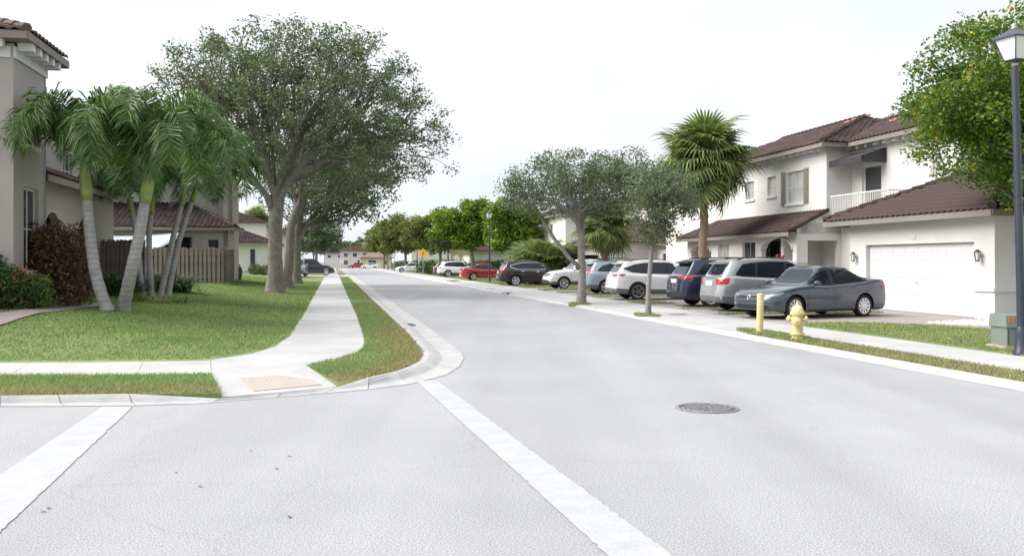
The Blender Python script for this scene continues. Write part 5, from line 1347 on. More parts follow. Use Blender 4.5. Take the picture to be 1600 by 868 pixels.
rv = scaled(SUV, 4.57, 1.68, side_windows=[('side_window', [(0.98, 1.12), (0.52, 1.45), (0.12, 1.55), (0.05, 1.10)]), ('side_window', [(-0.04, 1.10), (0.02, 1.555), (-0.55, 1.56), (-0.92, 1.54), (-0.98, 1.13)]), ('quarter_window', [(-1.0, 1.135), (-0.98, 1.53), (-1.35, 1.47), (-1.85, 1.33), (-1.45, 1.17)])],
    tail=[(0.36, 1.06), (0.84, 1.10), (0.88, 1.0), (0.40, 0.98)], tail_side=[(-2.2, 1.10), (-1.72, 1.09), (-1.9, 1.0), (-2.2, 0.98)])
car('suv', 'white suv with black wheel arches and dark twin-spoke wheels behind the slim oak', (36.7, 13.85), R(-2), rv, paint('white', (0.80, 0.80, 0.81), 0.0), clad=M_CLAD, wheel='twin')
cv = scaled(SUV, 4.52, 1.66, side_windows=[('side_window', [(0.98, 1.12), (0.52, 1.45), (0.12, 1.54), (0.05, 1.09)]), ('side_window', [(-0.04, 1.09), (0.02, 1.545), (-0.55, 1.54), (-0.94, 1.50), (-1.0, 1.12)]), ('quarter_window', [(-1.06, 1.12), (-1.0, 1.49), (-1.4, 1.38), (-1.68, 1.16)])],
    tail=[(0.60, 1.42), (0.80, 1.40), (0.88, 1.0), (0.66, 0.98)], tail_side=[(-2.12, 1.3), (-1.96, 1.28), (-2.02, 1.0), (-2.2, 0.98)], rails=None)
car('suv', 'pale blue suv with tall tail lamps parked behind the leaning oak trunk', (43.4, 14.5), 0.0, cv, paint('pale_blue', (0.36, 0.45, 0.54), 0.5), clad=M_CLAD, wheel='five')
car('suv', 'white people carrier showing its roof behind the pale blue suv', (47.6, 15.9), 0.0, scaled(SUV, 4.9, 1.78), paint('white', (0.80, 0.80, 0.81), 0), wheel='five')
car('suv', 'white suv parked nose out with its headlights facing the road', (52.2, 14.8), PI + R(3), scaled(SUV, 4.85, 1.76, head=[(0.36, 0.88), (0.80, 0.93), (0.86, 0.80), (0.42, 0.76)]), paint('white', (0.80, 0.80, 0.81), 0), clad=M_CLAD, wheel='five')
sr = scaled(SUV, 4.83, 1.67, side_windows=[('side_window', [(0.98, 1.14), (0.52, 1.43), (0.12, 1.53), (0.05, 1.11)]), ('side_window', [(-0.04, 1.11), (0.02, 1.535), (-0.55, 1.53), (-1.0, 1.48), (-1.62, 1.34), (-1.62, 1.28), (-1.2, 1.14)])],
    tail=[(0.62, 1.40), (0.80, 1.38), (0.90, 0.86), (0.70, 0.84)], tail_side=[(-2.2, 1.22), (-2.02, 1.2), (-2.1, 0.9), (-2.3, 0.86)], chrome=True, rails=None)
car('crossover', 'dark plum crossover parked beside the distant street lamp', (60.0, 13.4), 0.0, sr, paint('plum', (0.030, 0.016, 0.022)), clad=M_CARTRIM, wheel='five')
car('sedan', 'bright red sedan parked beyond the street lamp post', (78.2, 13.3), 0.0, scaled(SEDAN, 4.65, 1.44), paint('red', (0.36, 0.014, 0.028), 0.2), wheel='five')
car('suv', 'white suv with silver wheels parked past the red sedan', (96.2, 13.4), 0.0, scaled(SUV, 4.75, 1.70), paint('white', (0.80, 0.80, 0.81), 0), clad=M_CLAD, wheel='five', detail=False)
car('suv', 'dark grey suv half hidden by the far white suv', (104.5, 13.8), 0.0, scaled(SUV, 4.6, 1.66), paint('graphite', (0.10, 0.10, 0.115), 0.4), wheel='five', detail=False)
car('sedan', 'white sedan parked nose out near the yellow diamond sign', (140, 11.9), PI, scaled(SEDAN, 4.85, 1.46), paint('white', (0.80, 0.80, 0.81), 0), wheel='five', detail=False)
def park(px, d): return ab(Vector(((px - 800) / FPX * d, d, 0)))
car('hatchback', 'red hatchback crossing the end of the street', park(557, 232), PI - STREET, scaled(SUV, 4.3, 1.58, rails=None), paint('red', (0.36, 0.014, 0.028), 0.2), z=0.01, wheel='five', detail=False)
car('sedan', 'white sedan beside the far cream bungalow', park(579, 226), PI - STREET, scaled(SEDAN, 4.6, 1.45), paint('white', (0.80, 0.80, 0.81), 0), z=0.0, wheel='five', detail=False)
pl = park(465, 92); car('suv', 'grey suv facing the road behind the third oak trunk', pl, -PI / 2 - STREET * 0.2, scaled(SUV, 4.7, 1.75), paint('grey_green', (0.20, 0.23, 0.24), 0.5), z=gz(*pl) + 0.03, wheel='five', detail=False)
pl = park(489, 103); car('suv', 'black suv parked across the left driveway beside the pavement', pl, 0.0, scaled(SUV, 4.9, 1.85), paint('black', (0.012, 0.016, 0.024)), z=gz(*pl) + 0.03, wheel='five', detail=False)
# ================================================================== VEGETATION
def leaf_quads(C, size, asp=0.5, upb=0.3, rng=RNG):
    n = len(C); d = rng.normal(size=(n, 3)); d[:, 2] *= (1 - upb); d /= np.linalg.norm(d, axis=1)[:, None]
    r_ = rng.normal(size=(n, 3)); s_ = np.cross(d, r_); s_ /= np.linalg.norm(s_, axis=1)[:, None]
    L_ = (size * (0.6 + 0.8 * rng.random(n)))[:, None]
    V = np.zeros((n, 4, 3)); V[:, 0] = C - d * L_ / 2; V[:, 2] = C + d * L_ / 2; mid = C - d * L_ * 0.05
    V[:, 1] = mid + s_ * L_ * asp / 2; V[:, 3] = mid - s_ * L_ * asp / 2
    return V
def tree(name, label, base, fork, blobs, ntar, perc, leaf, rtrunk, lm, bm, group=None, rc=0.55, seg=0.7, alpha=0.55, asp=0.5, seed=1, lean=(0, 0), zmin=None, flowers=None, shell=0.45, extra_limbs=()):
    rng = np.random.default_rng(seed); base = np.array(base, float)
    root = empty(name, Vector(base)); tag(root, label, 'tree', group)
    # targets inside the blobs, denser near the outside
    vol = np.array([b[3] * b[4] * b[5] for b in blobs]); T = []
    for b, k in zip(blobs, (ntar * vol / vol.sum()).astype(int) + 1):
        d = rng.normal(size=(k, 3)); d /= np.linalg.norm(d, axis=1)[:, None]; r_ = rng.random(k) ** shell
        T.append(np.array(b[:3]) + d * r_[:, None] * np.array(b[3:6]))
    T = np.concatenate(T)
    if zmin is not None: T = T[T[:, 2] > zmin]
    F = np.array([lean[0], lean[1], fork], float)
    nodes = [np.zeros(3)]; par = [-1]; plen = [0.0]
    nst = max(3, int(fork / 0.6))
    for i in range(1, nst + 1):
        t = i / nst; p = F * t + np.array([rng.normal(0, 0.03), rng.normal(0, 0.03), 0]) * (1 if i < nst else 0); p[:2] = F[:2] * t ** 1.3 + p[:2] - F[:2] * t
        nodes.append(p); par.append(i - 1); plen.append(0.0)
    top = nst
    order = np.argsort(np.linalg.norm(T - F, axis=1))
    NP = np.zeros((len(T) * 14 + 80, 3)); PL = np.zeros(len(NP)); n = 0
    for p in nodes: NP[n] = p; n += 1
    DIR = np.zeros_like(NP); DIR[:n] = (0, 0, 1)
    par = list(par); tips = []
    start = max(1, int(top * 0.82))
    for q in order:
        t = T[q]; cand = NP[start:n]; dv = t - cand; dist = np.linalg.norm(dv, axis=1) + 1e-6
        cosn = (dv * DIR[start:n]).sum(1) / dist
        cost = dist * (1.25 - 0.35 * cosn) + alpha * PL[start:n]
        k = start + int(np.argmin(cost)); p0 = NP[k].copy(); D = np.linalg.norm(t - p0); m = max(1, int(round(D / seg)))
        c = p0 + DIR[k] * D * 0.42 + np.array([0, 0, 0.10 * D]); prev = k
        for i in range(1, m + 1):
            s_ = i / m; p = (1 - s_) ** 2 * p0 + 2 * s_ * (1 - s_) * c + s_ * s_ * t
            if i < m: p = p + rng.normal(0, 0.05 * seg, 3)
            if n >= len(NP): break
            NP[n] = p; dd = p - NP[prev]; ln = np.linalg.norm(dd) + 1e-9; DIR[n] = dd / ln; PL[n] = PL[prev] + ln; par.append(prev); prev = n; n += 1
        tips.append(prev)
    cnt = np.zeros(n); 
    for k in tips: cnt[k] += 1
    for i in range(n - 1, 0, -1): cnt[par[i]] += cnt[i]
    cnt = np.maximum(cnt, 0.6); Rr = rtrunk * (cnt / cnt[top]) ** 0.47
    for i in range(top + 1): Rr[i] = rtrunk * (1.0 + 0.45 * max(0, 1 - i / max(1, top * 0.35)) ** 2) * (1 - 0.10 * i / top)
    ch = [[] for _ in range(n)]
    for i in range(1, n): ch[par[i]].append(i)
    mb = MB(); stack = [(0, None)]
    while stack:
        i, pre = stack.pop(); pts = []; rr = []
        if pre is not None: pts.append(NP[pre]); rr.append(min(Rr[pre] * 0.85, Rr[i] * 1.25))
        while True:
            pts.append(NP[i]); rr.append(Rr[i])
            if not ch[i]: break
            c = sorted(ch[i], key=lambda j: -cnt[j])
            for j in c[1:]: stack.append((j, i))
            i = c[0]
        if max(rr) < rtrunk * 0.03 and len(pts) < 2: continue
        mb.tube(pts, [max(x, 0.004) for x in rr], 10 if rr[0] > 0.12 else (6 if rr[0] > 0.03 else 4), caps=False)
    mb.build('trunk', bm, root, smooth=True)
    if flowers: nf = flowers[0]
    C = T[rng.integers(0, len(T), len(T) * perc)] if False else np.repeat(T, perc, axis=0)
    keep = rng.random(len(C)) < np.repeat(0.35 + 0.65 * rng.random(len(T)), perc); C = C[keep]
    g = rng.normal(size=C.shape); g /= np.linalg.norm(g, axis=1)[:, None]; g *= (rng.random(len(C)) ** 0.5)[:, None] * rc; g[:, 2] *= 0.7
    # part of the leaves follow the twigs
    V = leaf_quads(C + g, leaf, asp, 0.3, rng)
    link('crown', np_mesh('crown', V, 4, lm), None, root)
    if flowers:
        k, fs, fm, fz = flowers; top_ = T[T[:, 2] > fz] if fz else T
        c = top_[rng.integers(0, len(top_), k)]; c = c + np.clip(rng.normal(0, rc * 0.35, c.shape), -rc * 0.6, rc * 0.6) + np.array([0, 0, 0.08])
        c = np.repeat(c, 9, axis=0) + rng.normal(0, 0.07, (k * 9, 3)); link('blossom', np_mesh('blossom', leaf_quads(c, fs, 0.8, 0.2, rng), 4, fm), None, root)
    return root
def bp(px, py, z): 
    p = pix(px, py, z); return (p.x, p.y, z)
def on_left(px, py, zg=0.3):                      # base point on the rising left lawn
    z = zg
    for _ in range(6):
        p = pix(px, py, z); a, b = ab(p); z = 0.5 * z + 0.5 * gz(a, b)
    p = pix(px, py, z); a, b = ab(p); return (p.x, p.y, gz(a, b) - 0.02)
def lp(px, d):
    X = (px - 800) / FPX * d; a, b = ab((X, d, 0)); return (X, d, gz(a, b) - 0.02)
# big street oaks on the left lawn
B1 = on_left(430, 457)
tree('oak_tree', 'largest oak with thick grey trunk and wide spreading crown on the left lawn', B1, 3.0,
     [(0.9, 0.0, 9.3, 6.6, 5.6, 3.8), (-3.0, 0, 9.7, 3.2, 3.6, 2.7), (5.6, -0.6, 7.0, 3.4, 3.4, 2.9), (-4.0, 0, 7.4, 2.2, 2.6, 2.2), (2.2, 0, 11.3, 4.0, 3.6, 2.0)], 1150, 92, 0.140, 0.38, M_OAK, M_BARK, 'oaks on the left lawn', rc=0.55, seg=0.85, alpha=0.62, seed=5, zmin=5.5, asp=0.50)
B2 = lp(450, 52)
tree('oak_tree', 'second oak with leaning trunk close behind the largest oak', B2, 3.6,
     [(1.5, 0.5, 8.0, 5.2, 5.2, 3.4), (4.6, 0.0, 7.2, 3.4, 3.4, 2.2)], 330, 62, 0.18, 0.28, M_OAK, M_BARK, 'oaks on the left lawn', rc=0.75, seg=1.0, alpha=0.35, seed=8, zmin=4.2, lean=(0.15, 0.1))
B3 = lp(464, 62)
tree('oak_tree', 'third oak with dark low foliage beside the parked grey car', B3, 3.2,
     [(1.8, 0.5, 7.4, 5.0, 5.0, 3.4), (3.4, 0, 5.6, 3.2, 3.4, 1.6)], 300, 74, 0.22, 0.32, M_OAKD, M_BARK, 'oaks on the left lawn', rc=0.8, seg=1.1, alpha=0.4, seed=12, zmin=3.4)
b4 = park(528, 128)
tree('oak_tree', 'small far oak with pale trunk standing by the left pavement', (*W(b4[0], -2.3)[:2], 0.15), 2.6, [(0, 0, 5.4, 4.0, 4.0, 2.5)], 170, 80, 0.32, 0.22, M_OAKG, M_BARKG, rc=0.75, seg=1.0, seed=14, zmin=3.0)
tree('oak_tree', 'dense dark tree behind the far small oak', (*W(165, -6)[:2], 0.2), 2.4, [(0, 0, 5.6, 5.0, 4.0, 3.0)], 170, 60, 0.34, 0.25, M_OAKD, M_BARKG, rc=0.95, seg=1.2, seed=15)
# right street oaks
tree('oak_tree', 'grey-green street oak with a long leaning side limb on the pavement', bp(908, 474, 0.1), 2.5,
     [(-0.3, 0, 4.55, 2.8, 2.4, 1.35), (1.6, 0, 4.6, 2.0, 2.0, 1.3), (-2.3, 0, 4.0, 1.3, 1.4, 0.8)], 460, 84, 0.098, 0.15, M_OAKG, M_BARKG, 'oaks on the right pavement', rc=0.42, seg=0.5, alpha=0.4, seed=21, zmin=2.9)
tree('oak_tree', 'slim young oak with pale thin trunk on the right pavement', bp(1013, 492, 0.1), 2.2,
     [(0.35, 0, 3.6, 1.25, 1.2, 1.05), (0.2, 0, 2.5, 0.6, 0.6, 0.7)], 240, 70, 0.085, 0.07, M_OAKG, M_BARKG, 'oaks on the right pavement', rc=0.33, seg=0.4, alpha=0.4, seed=23, lean=(0.12, 0), zmin=1.9)
lo_ = SC.objects
# leaning lower limb of the right oak
o0 = [o for o in SC.objects if o.get('label', '').startswith('grey-green street oak')][0]
MB().tube([(0, 0, 1.35), (-0.45, 0, 1.75), (-1.0, 0.05, 2.45), (-1.45, 0.05, 3.15), (-1.8, 0.0, 3.8)], [0.075, 0.08, 0.07, 0.06, 0.04], 8).build('limb', M_BARKG, o0, smooth=True)
# lime-green trees down the right side
def far_tree(px, d, wpx, ytop, ybot, lm, label, seed, name='shade_tree', n=250, per=110, leaf=0.34, ground=0.1, zmin=None):
    s_ = FPX / d; X = (px - 800) / s_; rx = wpx / s_; zt = CAMZ + (HOR - ytop) / s_; zb_ = CAMZ + (HOR - ybot) / s_
    cz, rz = (zt + zb_) / 2, (zt - zb_) / 2; fr = random.Random(seed)
    tree(name, label, (X, d, ground), max(1.4, zb_ - 0.2 - ground), [(0, 0, cz - ground - 0.05 * rz, rx * 0.62, rx * 0.62, rz * 0.58)] + [(rx * rr_ * math.cos(an_), rx * fr.uniform(-0.5, 0.5), cz - ground + rz * rr_ * math.sin(an_) * (1 if math.sin(an_) > 0 else 0.75), rx * fr.uniform(0.18, 0.40), rx * 0.35, rz * fr.uniform(0.16, 0.34)) for an_, rr_ in [(k_ * 0.62 + fr.uniform(-0.25, 0.25), fr.uniform(0.55, 0.88)) for k_ in range(11)]],
         n, per, leaf, max(0.12, rx * 0.045), lm, M_BARK, 'trees along the right side', rc=0.16 * rx + 0.35, seg=max(0.8, rx * 0.2), seed=seed, shell=0.33, asp=0.6)
far_tree(797, 88, 46, 318, 398, M_LIME, 'lime green tree standing just behind the distant street lamp', 31)
far_tree(738, 104, 58, 316, 396, M_LIME, 'brightest lime green spreading tree above the white suv', 32)
far_tree(688, 128, 50, 331, 398, M_LIMED, 'yellow-green tree behind the diamond sign', 33)
far_tree(700, 112, 24, 352, 392, M_OAKG, 'grey-green small oak in front of the lime trees', 34, leaf=0.24, n=130)
far_tree(634, 156, 46, 337, 400, M_LIMED, 'olive green tree at the far bend of the road', 35)
far_tree(606, 190, 24, 348, 396, M_LIMED, 'farthest olive tree beside the cream bungalow', 36, n=130, leaf=0.4)
far_tree(832, 112, 22, 345, 392, M_OAKD, 'deep green tree between the houses behind the plum crossover', 37, n=120)
far_tree(742, 150, 60, 352, 404, M_OAKD, 'broad dark tree massed behind the lime trees', 38, n=200, leaf=0.42, per=46)
far_tree(668, 180, 52, 356, 404, M_OAKD, 'low dark tree massed behind the diamond sign', 39, n=170, leaf=0.45, per=46)
far_tree(490, 240, 30, 352, 400, M_OAKD, 'far dark tree closing the left pavement', 40, n=130, leaf=0.5, per=40)
far_tree(600, 215, 30, 352, 404, M_LIMED, 'low olive tree before the cream bungalow roof', 43, n=120, leaf=0.45)
far_tree(545, 335, 26, 372, 404, M_OAKD, 'far dark tree behind the street-end house', 44, n=110, leaf=0.6, per=44)
far_tree(575, 345, 24, 368, 404, M_LIMED, 'far green tree above the cream bungalow', 45, n=110, leaf=0.6, per=44)
far_tree(512, 350, 26, 366, 404, M_OAKD, 'far tree beyond the left pavement end', 46, n=110, leaf=0.6, per=44)
far_tree(722, 132, 40, 340, 400, M_LIMED, 'green tree filling the gap between the lime trees', 47, n=170, leaf=0.38)
far_tree(660, 142, 34, 336, 398, M_LIMED, 'green tree right above the diamond sign', 48, n=170, leaf=0.38)
far_tree(775, 128, 34, 345, 402, M_OAKD, 'dark green tree behind the distant lamp post', 49, n=150, leaf=0.38)
far_tree(403, 118, 26, 330, 376, M_OAKD, 'dark tree rising behind the shuttered cottage', 41, n=120, leaf=0.32, per=46, ground=0.4)
# yellow-flowered tree beside the garage
tree('flowering_tree', 'green tree speckled with yellow flowers overhanging the garage roof', (*pix(1668, 510, 0.12)[:2], 0.1), 2.6,
     [(-0.5, 0.8, 5.6, 2.9, 3.0, 2.5), (2.2, 0.5, 6.7, 2.9, 3.0, 2.4), (-1.6, 0.6, 4.8, 1.6, 1.6, 1.3), (-0.4, 0, 3.5, 1.1, 1.4, 1.0), (1.6, 0, 4.4, 1.8, 2.0, 1.6)], 700, 260, 0.098, 0.20, M_FLTREE, M_BARK, rc=0.52, seg=0.7, alpha=0.4, seed=51, asp=0.62, flowers=(620, 0.075, M_PETAL, 2.4), shell=0.36)

# ---------------------------------------------------- feather palms
def frond_mesh(seed, Lf=2.0, nl=62, droop=1.0):
    rng = random.Random(seed); pts = []; p = Vector((0, 0, 0)); el = R(80); n_ = 14
    for i in range(n_ + 1):
        pts.append(p.copy()); el -= R(1.2 + 1.9 * i) * droop; p = p + Vector((math.cos(el), 0, math.sin(el))) * (Lf / n_)
    mb = MB(); mb.tube(pts, [0.022 * (1 - 0.85 * i / n_) + 0.003 for i in range(n_ + 1)], 5, caps=False)
    for k in range(nl):
        t = 0.10 + 0.90 * (k + 0.5) / nl; f = t * n_; i = min(int(f), n_ - 1); q = pts[i].lerp(pts[i + 1], f - i); tan = (pts[i + 1] - pts[i]).normalized()
        up = Vector((-tan.z, 0, tan.x)); ln = 0.62 * (0.55 + 0.85 * math.sin(math.pi * min(1, t * 0.92 + 0.05))) * rng.uniform(0.85, 1.12)
        for s_ in (1, -1):
            for rank in range(2):
                an = R(rng.uniform(-18, 42)); out = Vector((0, s_, 0)) * math.cos(an) + up * math.sin(an)
                d = (out * 0.86 + tan * rng.uniform(0.35, 0.75)).normalized(); ll = ln * rng.uniform(0.75, 1.05)
                q1 = q + d * ll * 0.5 + Vector((0, 0, -0.05 * ll)); q2 = q + d * ll * 0.86 + Vector((0, 0, -0.42 * ll * rng.uniform(0.6, 1.3)))
                wv = tan * 0.021 + up * rng.uniform(-0.008, 0.008)
                mb.add([q - wv * 0.6, q + wv * 0.6, q1 + wv, q1 - wv, q2], [(0, 1, 2, 3), (3, 2, 4)])
    return mb.mesh('frond', M_PALM)
FRONDS = [frond_mesh(k, Lf=2.75 + 0.15 * k, nl=64, droop=0.80 + 0.10 * k) for k in range(4)]
def feather_palm(label, base, pts, r0, r1, shaft, nf, scale=1.0, seed=0, mats=None):
    rng = random.Random(seed); root = empty('feather_palm', base); tag(root, label, 'palm', 'palms on the left lawn')
    P = [Vector(p) for p in pts]
    path = []; n_ = 22                               # Catmull-Rom
    for i in range(len(P) - 1):
        p0, p1, p2, p3 = P[max(0, i - 1)], P[i], P[i + 1], P[min(len(P) - 1, i + 2)]
        for k in range(n_ // (len(P) - 1)):
            t = k / (n_ // (len(P) - 1)); path.append(0.5 * ((2 * p1) + (p2 - p0) * t + (2 * p0 - 5 * p1 + 4 * p2 - p3) * t * t + (3 * p1 - p0 - 3 * p2 + p3) * t ** 3))
    path.append(P[-1]); m = len(path); pp = []; rr = []
    for i, q in enumerate(path):
        t = i / (m - 1); r_ = r0 + (r1 - r0) * t + 0.35 * r0 * max(0, 1 - t * 8) ** 2
        pp += [q]; rr += [r_ * (1.03 if i % 2 else 0.975)]
    MB().tube(pp, rr, 12).build('trunk', M_PTRUNK, root, smooth=True)
    d = (path[-1] - path[-2]).normalized(); top = path[-1]; sh = []
    for i in range(7): t = i / 6; sh.append(top + d * shaft * t)
    MB().tube(sh, [r1 * k for k in (1.02, 1.18, 1.22, 1.16, 1.05, 0.88, 0.6)], 12).build('crownshaft', M_CSHAFT, root, smooth=True)
    end = sh[-1]
    for k in range(nf):
        o = link('frond', FRONDS[k % 4], None, root, end - d * shaft * 0.12 * rng.random())
        tilt = -R(14) + R(52) * (k / nf) ** 1.2 * rng.uniform(0.8, 1.15)
        o.rotation_euler = (rng.uniform(-0.25, 0.25), tilt, k * 2.39996 + rng.uniform(-0.25, 0.25)); sc_ = scale * rng.uniform(0.9, 1.08); o.scale = (sc_, sc_, sc_)
    # spear leaf
    MB().tube([end, end + d * 0.55 * scale, end + d * 1.05 * scale + Vector((0.05, 0, 0))], [0.03, 0.02, 0.004], 5).build('spear_leaf', M_CSHAFT, root)
def ptop(px, py, d): return Vector(((px - 800) / FPX * d, d, CAMZ + (HOR - py) * d / FPX))
pb = Vector(on_left(168, 486)); dF = pb.y
def rel(px, py, d, base): return ptop(px, py, d) - Vector(base)
feather_palm('front palm leaning toward the tan house from the shared base', pb, [(0, 0, 0), rel(150, 430, dF, pb), rel(141, 370, dF, pb), rel(136, 312, dF, pb)], 0.150, 0.115, 0.92, 14, 1.06, 1)
pb2 = Vector(on_left(187, 486)); pb2.y += 0.15
feather_palm('front palm leaning toward the lawn from the shared base', pb2, [(0, 0, 0), rel(206, 420, dF, pb2), rel(218, 365, dF, pb2), rel(226, 318, dF, pb2)], 0.160, 0.125, 1.05, 15, 1.0, 2)
for i, (px, py, tp_, lab, sc_) in enumerate(((222, 456, [(218, 420), (214, 370), (206, 330)], 'thin palm rising behind the front pair of palms', 0.9), (236, 456, [(234, 410), (233, 370), (236, 335)], 'straight palm in the low planting bed', 0.95),
                                    (250, 458, [(262, 410), (272, 365), (283, 322)], 'slender palm leaning right beside its twin over the bed', 1.1), (262, 455, [(272, 410), (283, 365), (300, 315)], 'palm leaning farthest toward the oak crown', 1.15))):
    q = Vector(on_left(px, py)); q.y = min(q.y, 29.5 + i * 0.4); q.x = (px - 800) / FPX * q.y; a, b = ab(q); q.z = gz(a, b) - 0.02
    d = q.y; feather_palm(lab, q, [(0, 0, 0)] + [rel(*t, d, q) for t in tp_], 0.105, 0.085, 0.75, 12, sc_ * 0.98, 10 + i)

# ---------------------------------------------------- fan palms
def fan_mesh(seed, Lp=0.95, rf=0.85, dead=False, m=None):
    rng = random.Random(seed); mb = MB(); p = []; 
    for i in range(6): t = i / 5; p.append(Vector((Lp * t, 0, -0.12 * t * t * Lp)))
    mb.tube(p, [0.022, 0.02, 0.017, 0.014, 0.012, 0.01], 4, caps=False)
    c = p[-1]; ns = 40
    for k in range(ns):
        an = R(-152 + 304 * (k + 0.5) / ns); fold = 0.25 * math.cos(an * 0.5)
        d = Vector((math.cos(an), math.sin(an), -0.18 + 0.30 * abs(math.sin(an)))).normalized(); ln = rf * (0.80 + 0.25 * math.cos(an * 0.6)) * rng.uniform(0.9, 1.08)
        sd = Vector((-math.sin(an), math.cos(an), 0)); w0, w1 = 0.006, 0.050 * rf
        q1 = c + d * ln * 0.5 + Vector((0, 0, 0.05 * (k % 2))); q2 = c + d * ln * 0.80 + Vector((0, 0, -0.10 * ln)); q3 = c + d * ln * 1.0 + Vector((0, 0, -0.34 * ln * rng.uniform(0.6, 1.5)))
        mb.add([c - sd * w0, c + sd * w0, q1 + sd * w1, q1 - sd * w1, q2 + sd * w1 * 0.6, q2 - sd * w1 * 0.6, q3], [(0, 1, 2, 3), (3, 2, 4, 5), (5, 4, 6)])
    return mb.mesh('fan_frond', m or M_SABAL)
FANS = [fan_mesh(k, 0.55 + 0.16 * k, 1.0 + 0.06 * k) for k in range(3)]; FAND = fan_mesh(9, 0.8, 0.7, m=M_SABALD)
def fan_palm(label, base, h, r, nf, scale, seed, group=None, dead=6, bare=True):
    rng = random.Random(seed); root = empty('fan_palm', base); tag(root, label, 'palm', group)
    n_ = max(6, int(h / 0.22)); pts = [Vector((0.05 * math.sin(i * 0.5), 0.04 * math.cos(i * 0.4), h * i / n_)) for i in range(n_ + 1)]
    MB().tube(pts, [r * (1.12 if i % 2 else 0.95) * (1.25 if i == 0 else 1) for i in range(n_ + 1)], 10).build('trunk', M_STRUNK, root, smooth=True)
    bt = MB()                                        # criss-cross leaf bases under the crown
    for k in range(26):
        an = k * 2.4; z_ = h - 1.1 + 1.0 * k / 26; d = Vector((math.cos(an), math.sin(an), 0)); q = pts[-1] * 0 + d * r * 0.9 + Vector((0, 0, z_))
        bt.tube([q, q + d * 0.14 + Vector((0, 0, 0.22)), q + d * 0.22 + Vector((0, 0, 0.40))], [0.045, 0.03, 0.015], 4)
    bt.build('leaf_bases', M_STRUNK, root)
    for k in range(nf):
        f = (k + 0.5) / nf; o = link('fan_frond', FANS[k % 3], None, root, (0, 0, h + 0.25 - 0.45 * f))
        el = R(74) - R(124) * f ** 0.8 + rng.uniform(-0.15, 0.15); o.rotation_euler = (rng.uniform(-0.5, 0.5), -el, k * 2.39996 + rng.uniform(-0.2, 0.2)); s_ = scale * rng.uniform(0.9, 1.1); o.scale = (s_, s_, s_)
    for k in range(dead):
        o = link('dead_frond', FAND, None, root, (0, 0, h - 0.15)); o.rotation_euler = (0, R(rng.uniform(55, 80)), k * 6.28 / max(1, dead) + rng.random()); o.scale = (scale,) * 3
sb = ptop(1099, 415, 42); 
fan_palm('tall cabbage palm with round crown in front of the white townhouse', (sb.x, sb.y, 0.1), 6.25, 0.19, 90, 1.24, 61, dead=10)
sb = ptop(946, 415, 49)
fan_palm('shorter cabbage palm with browning fans behind the street oak', (sb.x, sb.y, 0.1), 3.6, 0.20, 34, 0.95, 62, dead=12)
for i, (px, d, h, s_, lab) in enumerate(((828, 66, 1.0, 1.25, 'low fan palm at the edge of the thicket by the plum crossover'), (852, 64.5, 1.3, 1.3, 'tallest fan palm of the low thicket'), (878, 66.5, 1.1, 1.2, 'fan palm of the thicket beside the open garage'), (842, 69, 1.4, 1.25, 'rear fan palm of the thicket before the two-storey house'))):
    q = ptop(px, 420, d); fan_palm(lab, (q.x, q.y, 0.1), h, 0.16, 36, s_, 70 + i, 'fan palm thicket', dead=5)
for i, (px, d, h) in enumerate(((398, 112, 6.2), (583, 300, 9.0))):
    q = ptop(px, 420, d); fan_palm(('distant palm above the shuttered cottage', 'far palm over the street-end roofs')[i], (q.x, q.y, 0.2), h, 0.18, 26, 1.3 + i, 80 + i, dead=2)

# ---------------------------------------------------- shrubs
def shrub(name, label, base, blobs, n, leaf, lm, cat='shrub', flowers=None, seed=0, asp=0.55, group=None):
    rng = np.random.default_rng(seed); root = empty(name, base); tag(root, label, cat, group); vol = np.array([b[3] * b[4] * b[5] for b in blobs]); C = []
    st = MB()
    for b, k in zip(blobs, (n * vol / vol.sum()).astype(int) + 1):
        d = rng.normal(size=(k, 3)); d /= np.linalg.norm(d, axis=1)[:, None]; r_ = rng.random(k) ** 0.28
        bump_ = 1 + 0.16 * np.sin(d[:, 0] * 7 + seed) * np.cos(d[:, 1] * 6 + d[:, 2] * 5)
        c = np.array(b[:3]) + d * (r_ * bump_)[:, None] * np.array(b[3:6]); C.append(c[c[:, 2] > 0.02])
        for q in range(5):
            e_ = np.array(b[:3]) + rng.normal(size=3) * np.array(b[3:6]) * 0.45; e_[2] = max(e_[2], 0.25)
            st.tube([(b[0] * 0.7, b[1] * 0.7, 0), tuple((e_ + np.array([b[0], b[1], 0])) * 0.5), tuple(e_)], [0.02, 0.014, 0.005], 4, caps=False)
    st.build('stems', M_BARK, root); C = np.concatenate(C)
    link('foliage', np_mesh('foliage', leaf_quads(C, leaf, asp, 0.2, rng), 4, lm), None, root)
    if flowers:
        k, fs, fm = flowers; c = C[rng.integers(0, len(C), k)] * 1.04; c = np.repeat(c, 7, axis=0) + rng.normal(0, 0.04, (k * 7, 3)); link('blossom', np_mesh('blossom', leaf_quads(c, fs, 0.8, 0.1, rng), 4, fm), None, root)
    return root
shrub('croton_hedge', 'tall bronze and red leaved hedge against the tan house', lp(82, 22.4), [(-0.45, 0, 1.0, 0.66, 0.55, 1.08), (0.42, 0.1, 1.0, 0.66, 0.55, 1.06), (0, 0, 1.2, 0.66, 0.5, 0.95)], 12500, 0.085, M_CROTON, 'hedge', seed=1)
shrub('hedge_shrub', 'dark green shrub rising behind the bronze hedge', lp(128, 24.5), [(0, 0, 0.8, 0.45, 0.5, 0.85)], 2400, 0.08, M_BUSH, seed=2)
shrub('hedge_shrub', 'grey-green shrub at the wall above the bronze hedge', lp(44, 23.3), [(-0.1, 0, 1.4, 0.45, 0.45, 1.3)], 2400, 0.08, M_OAKG, seed=22)
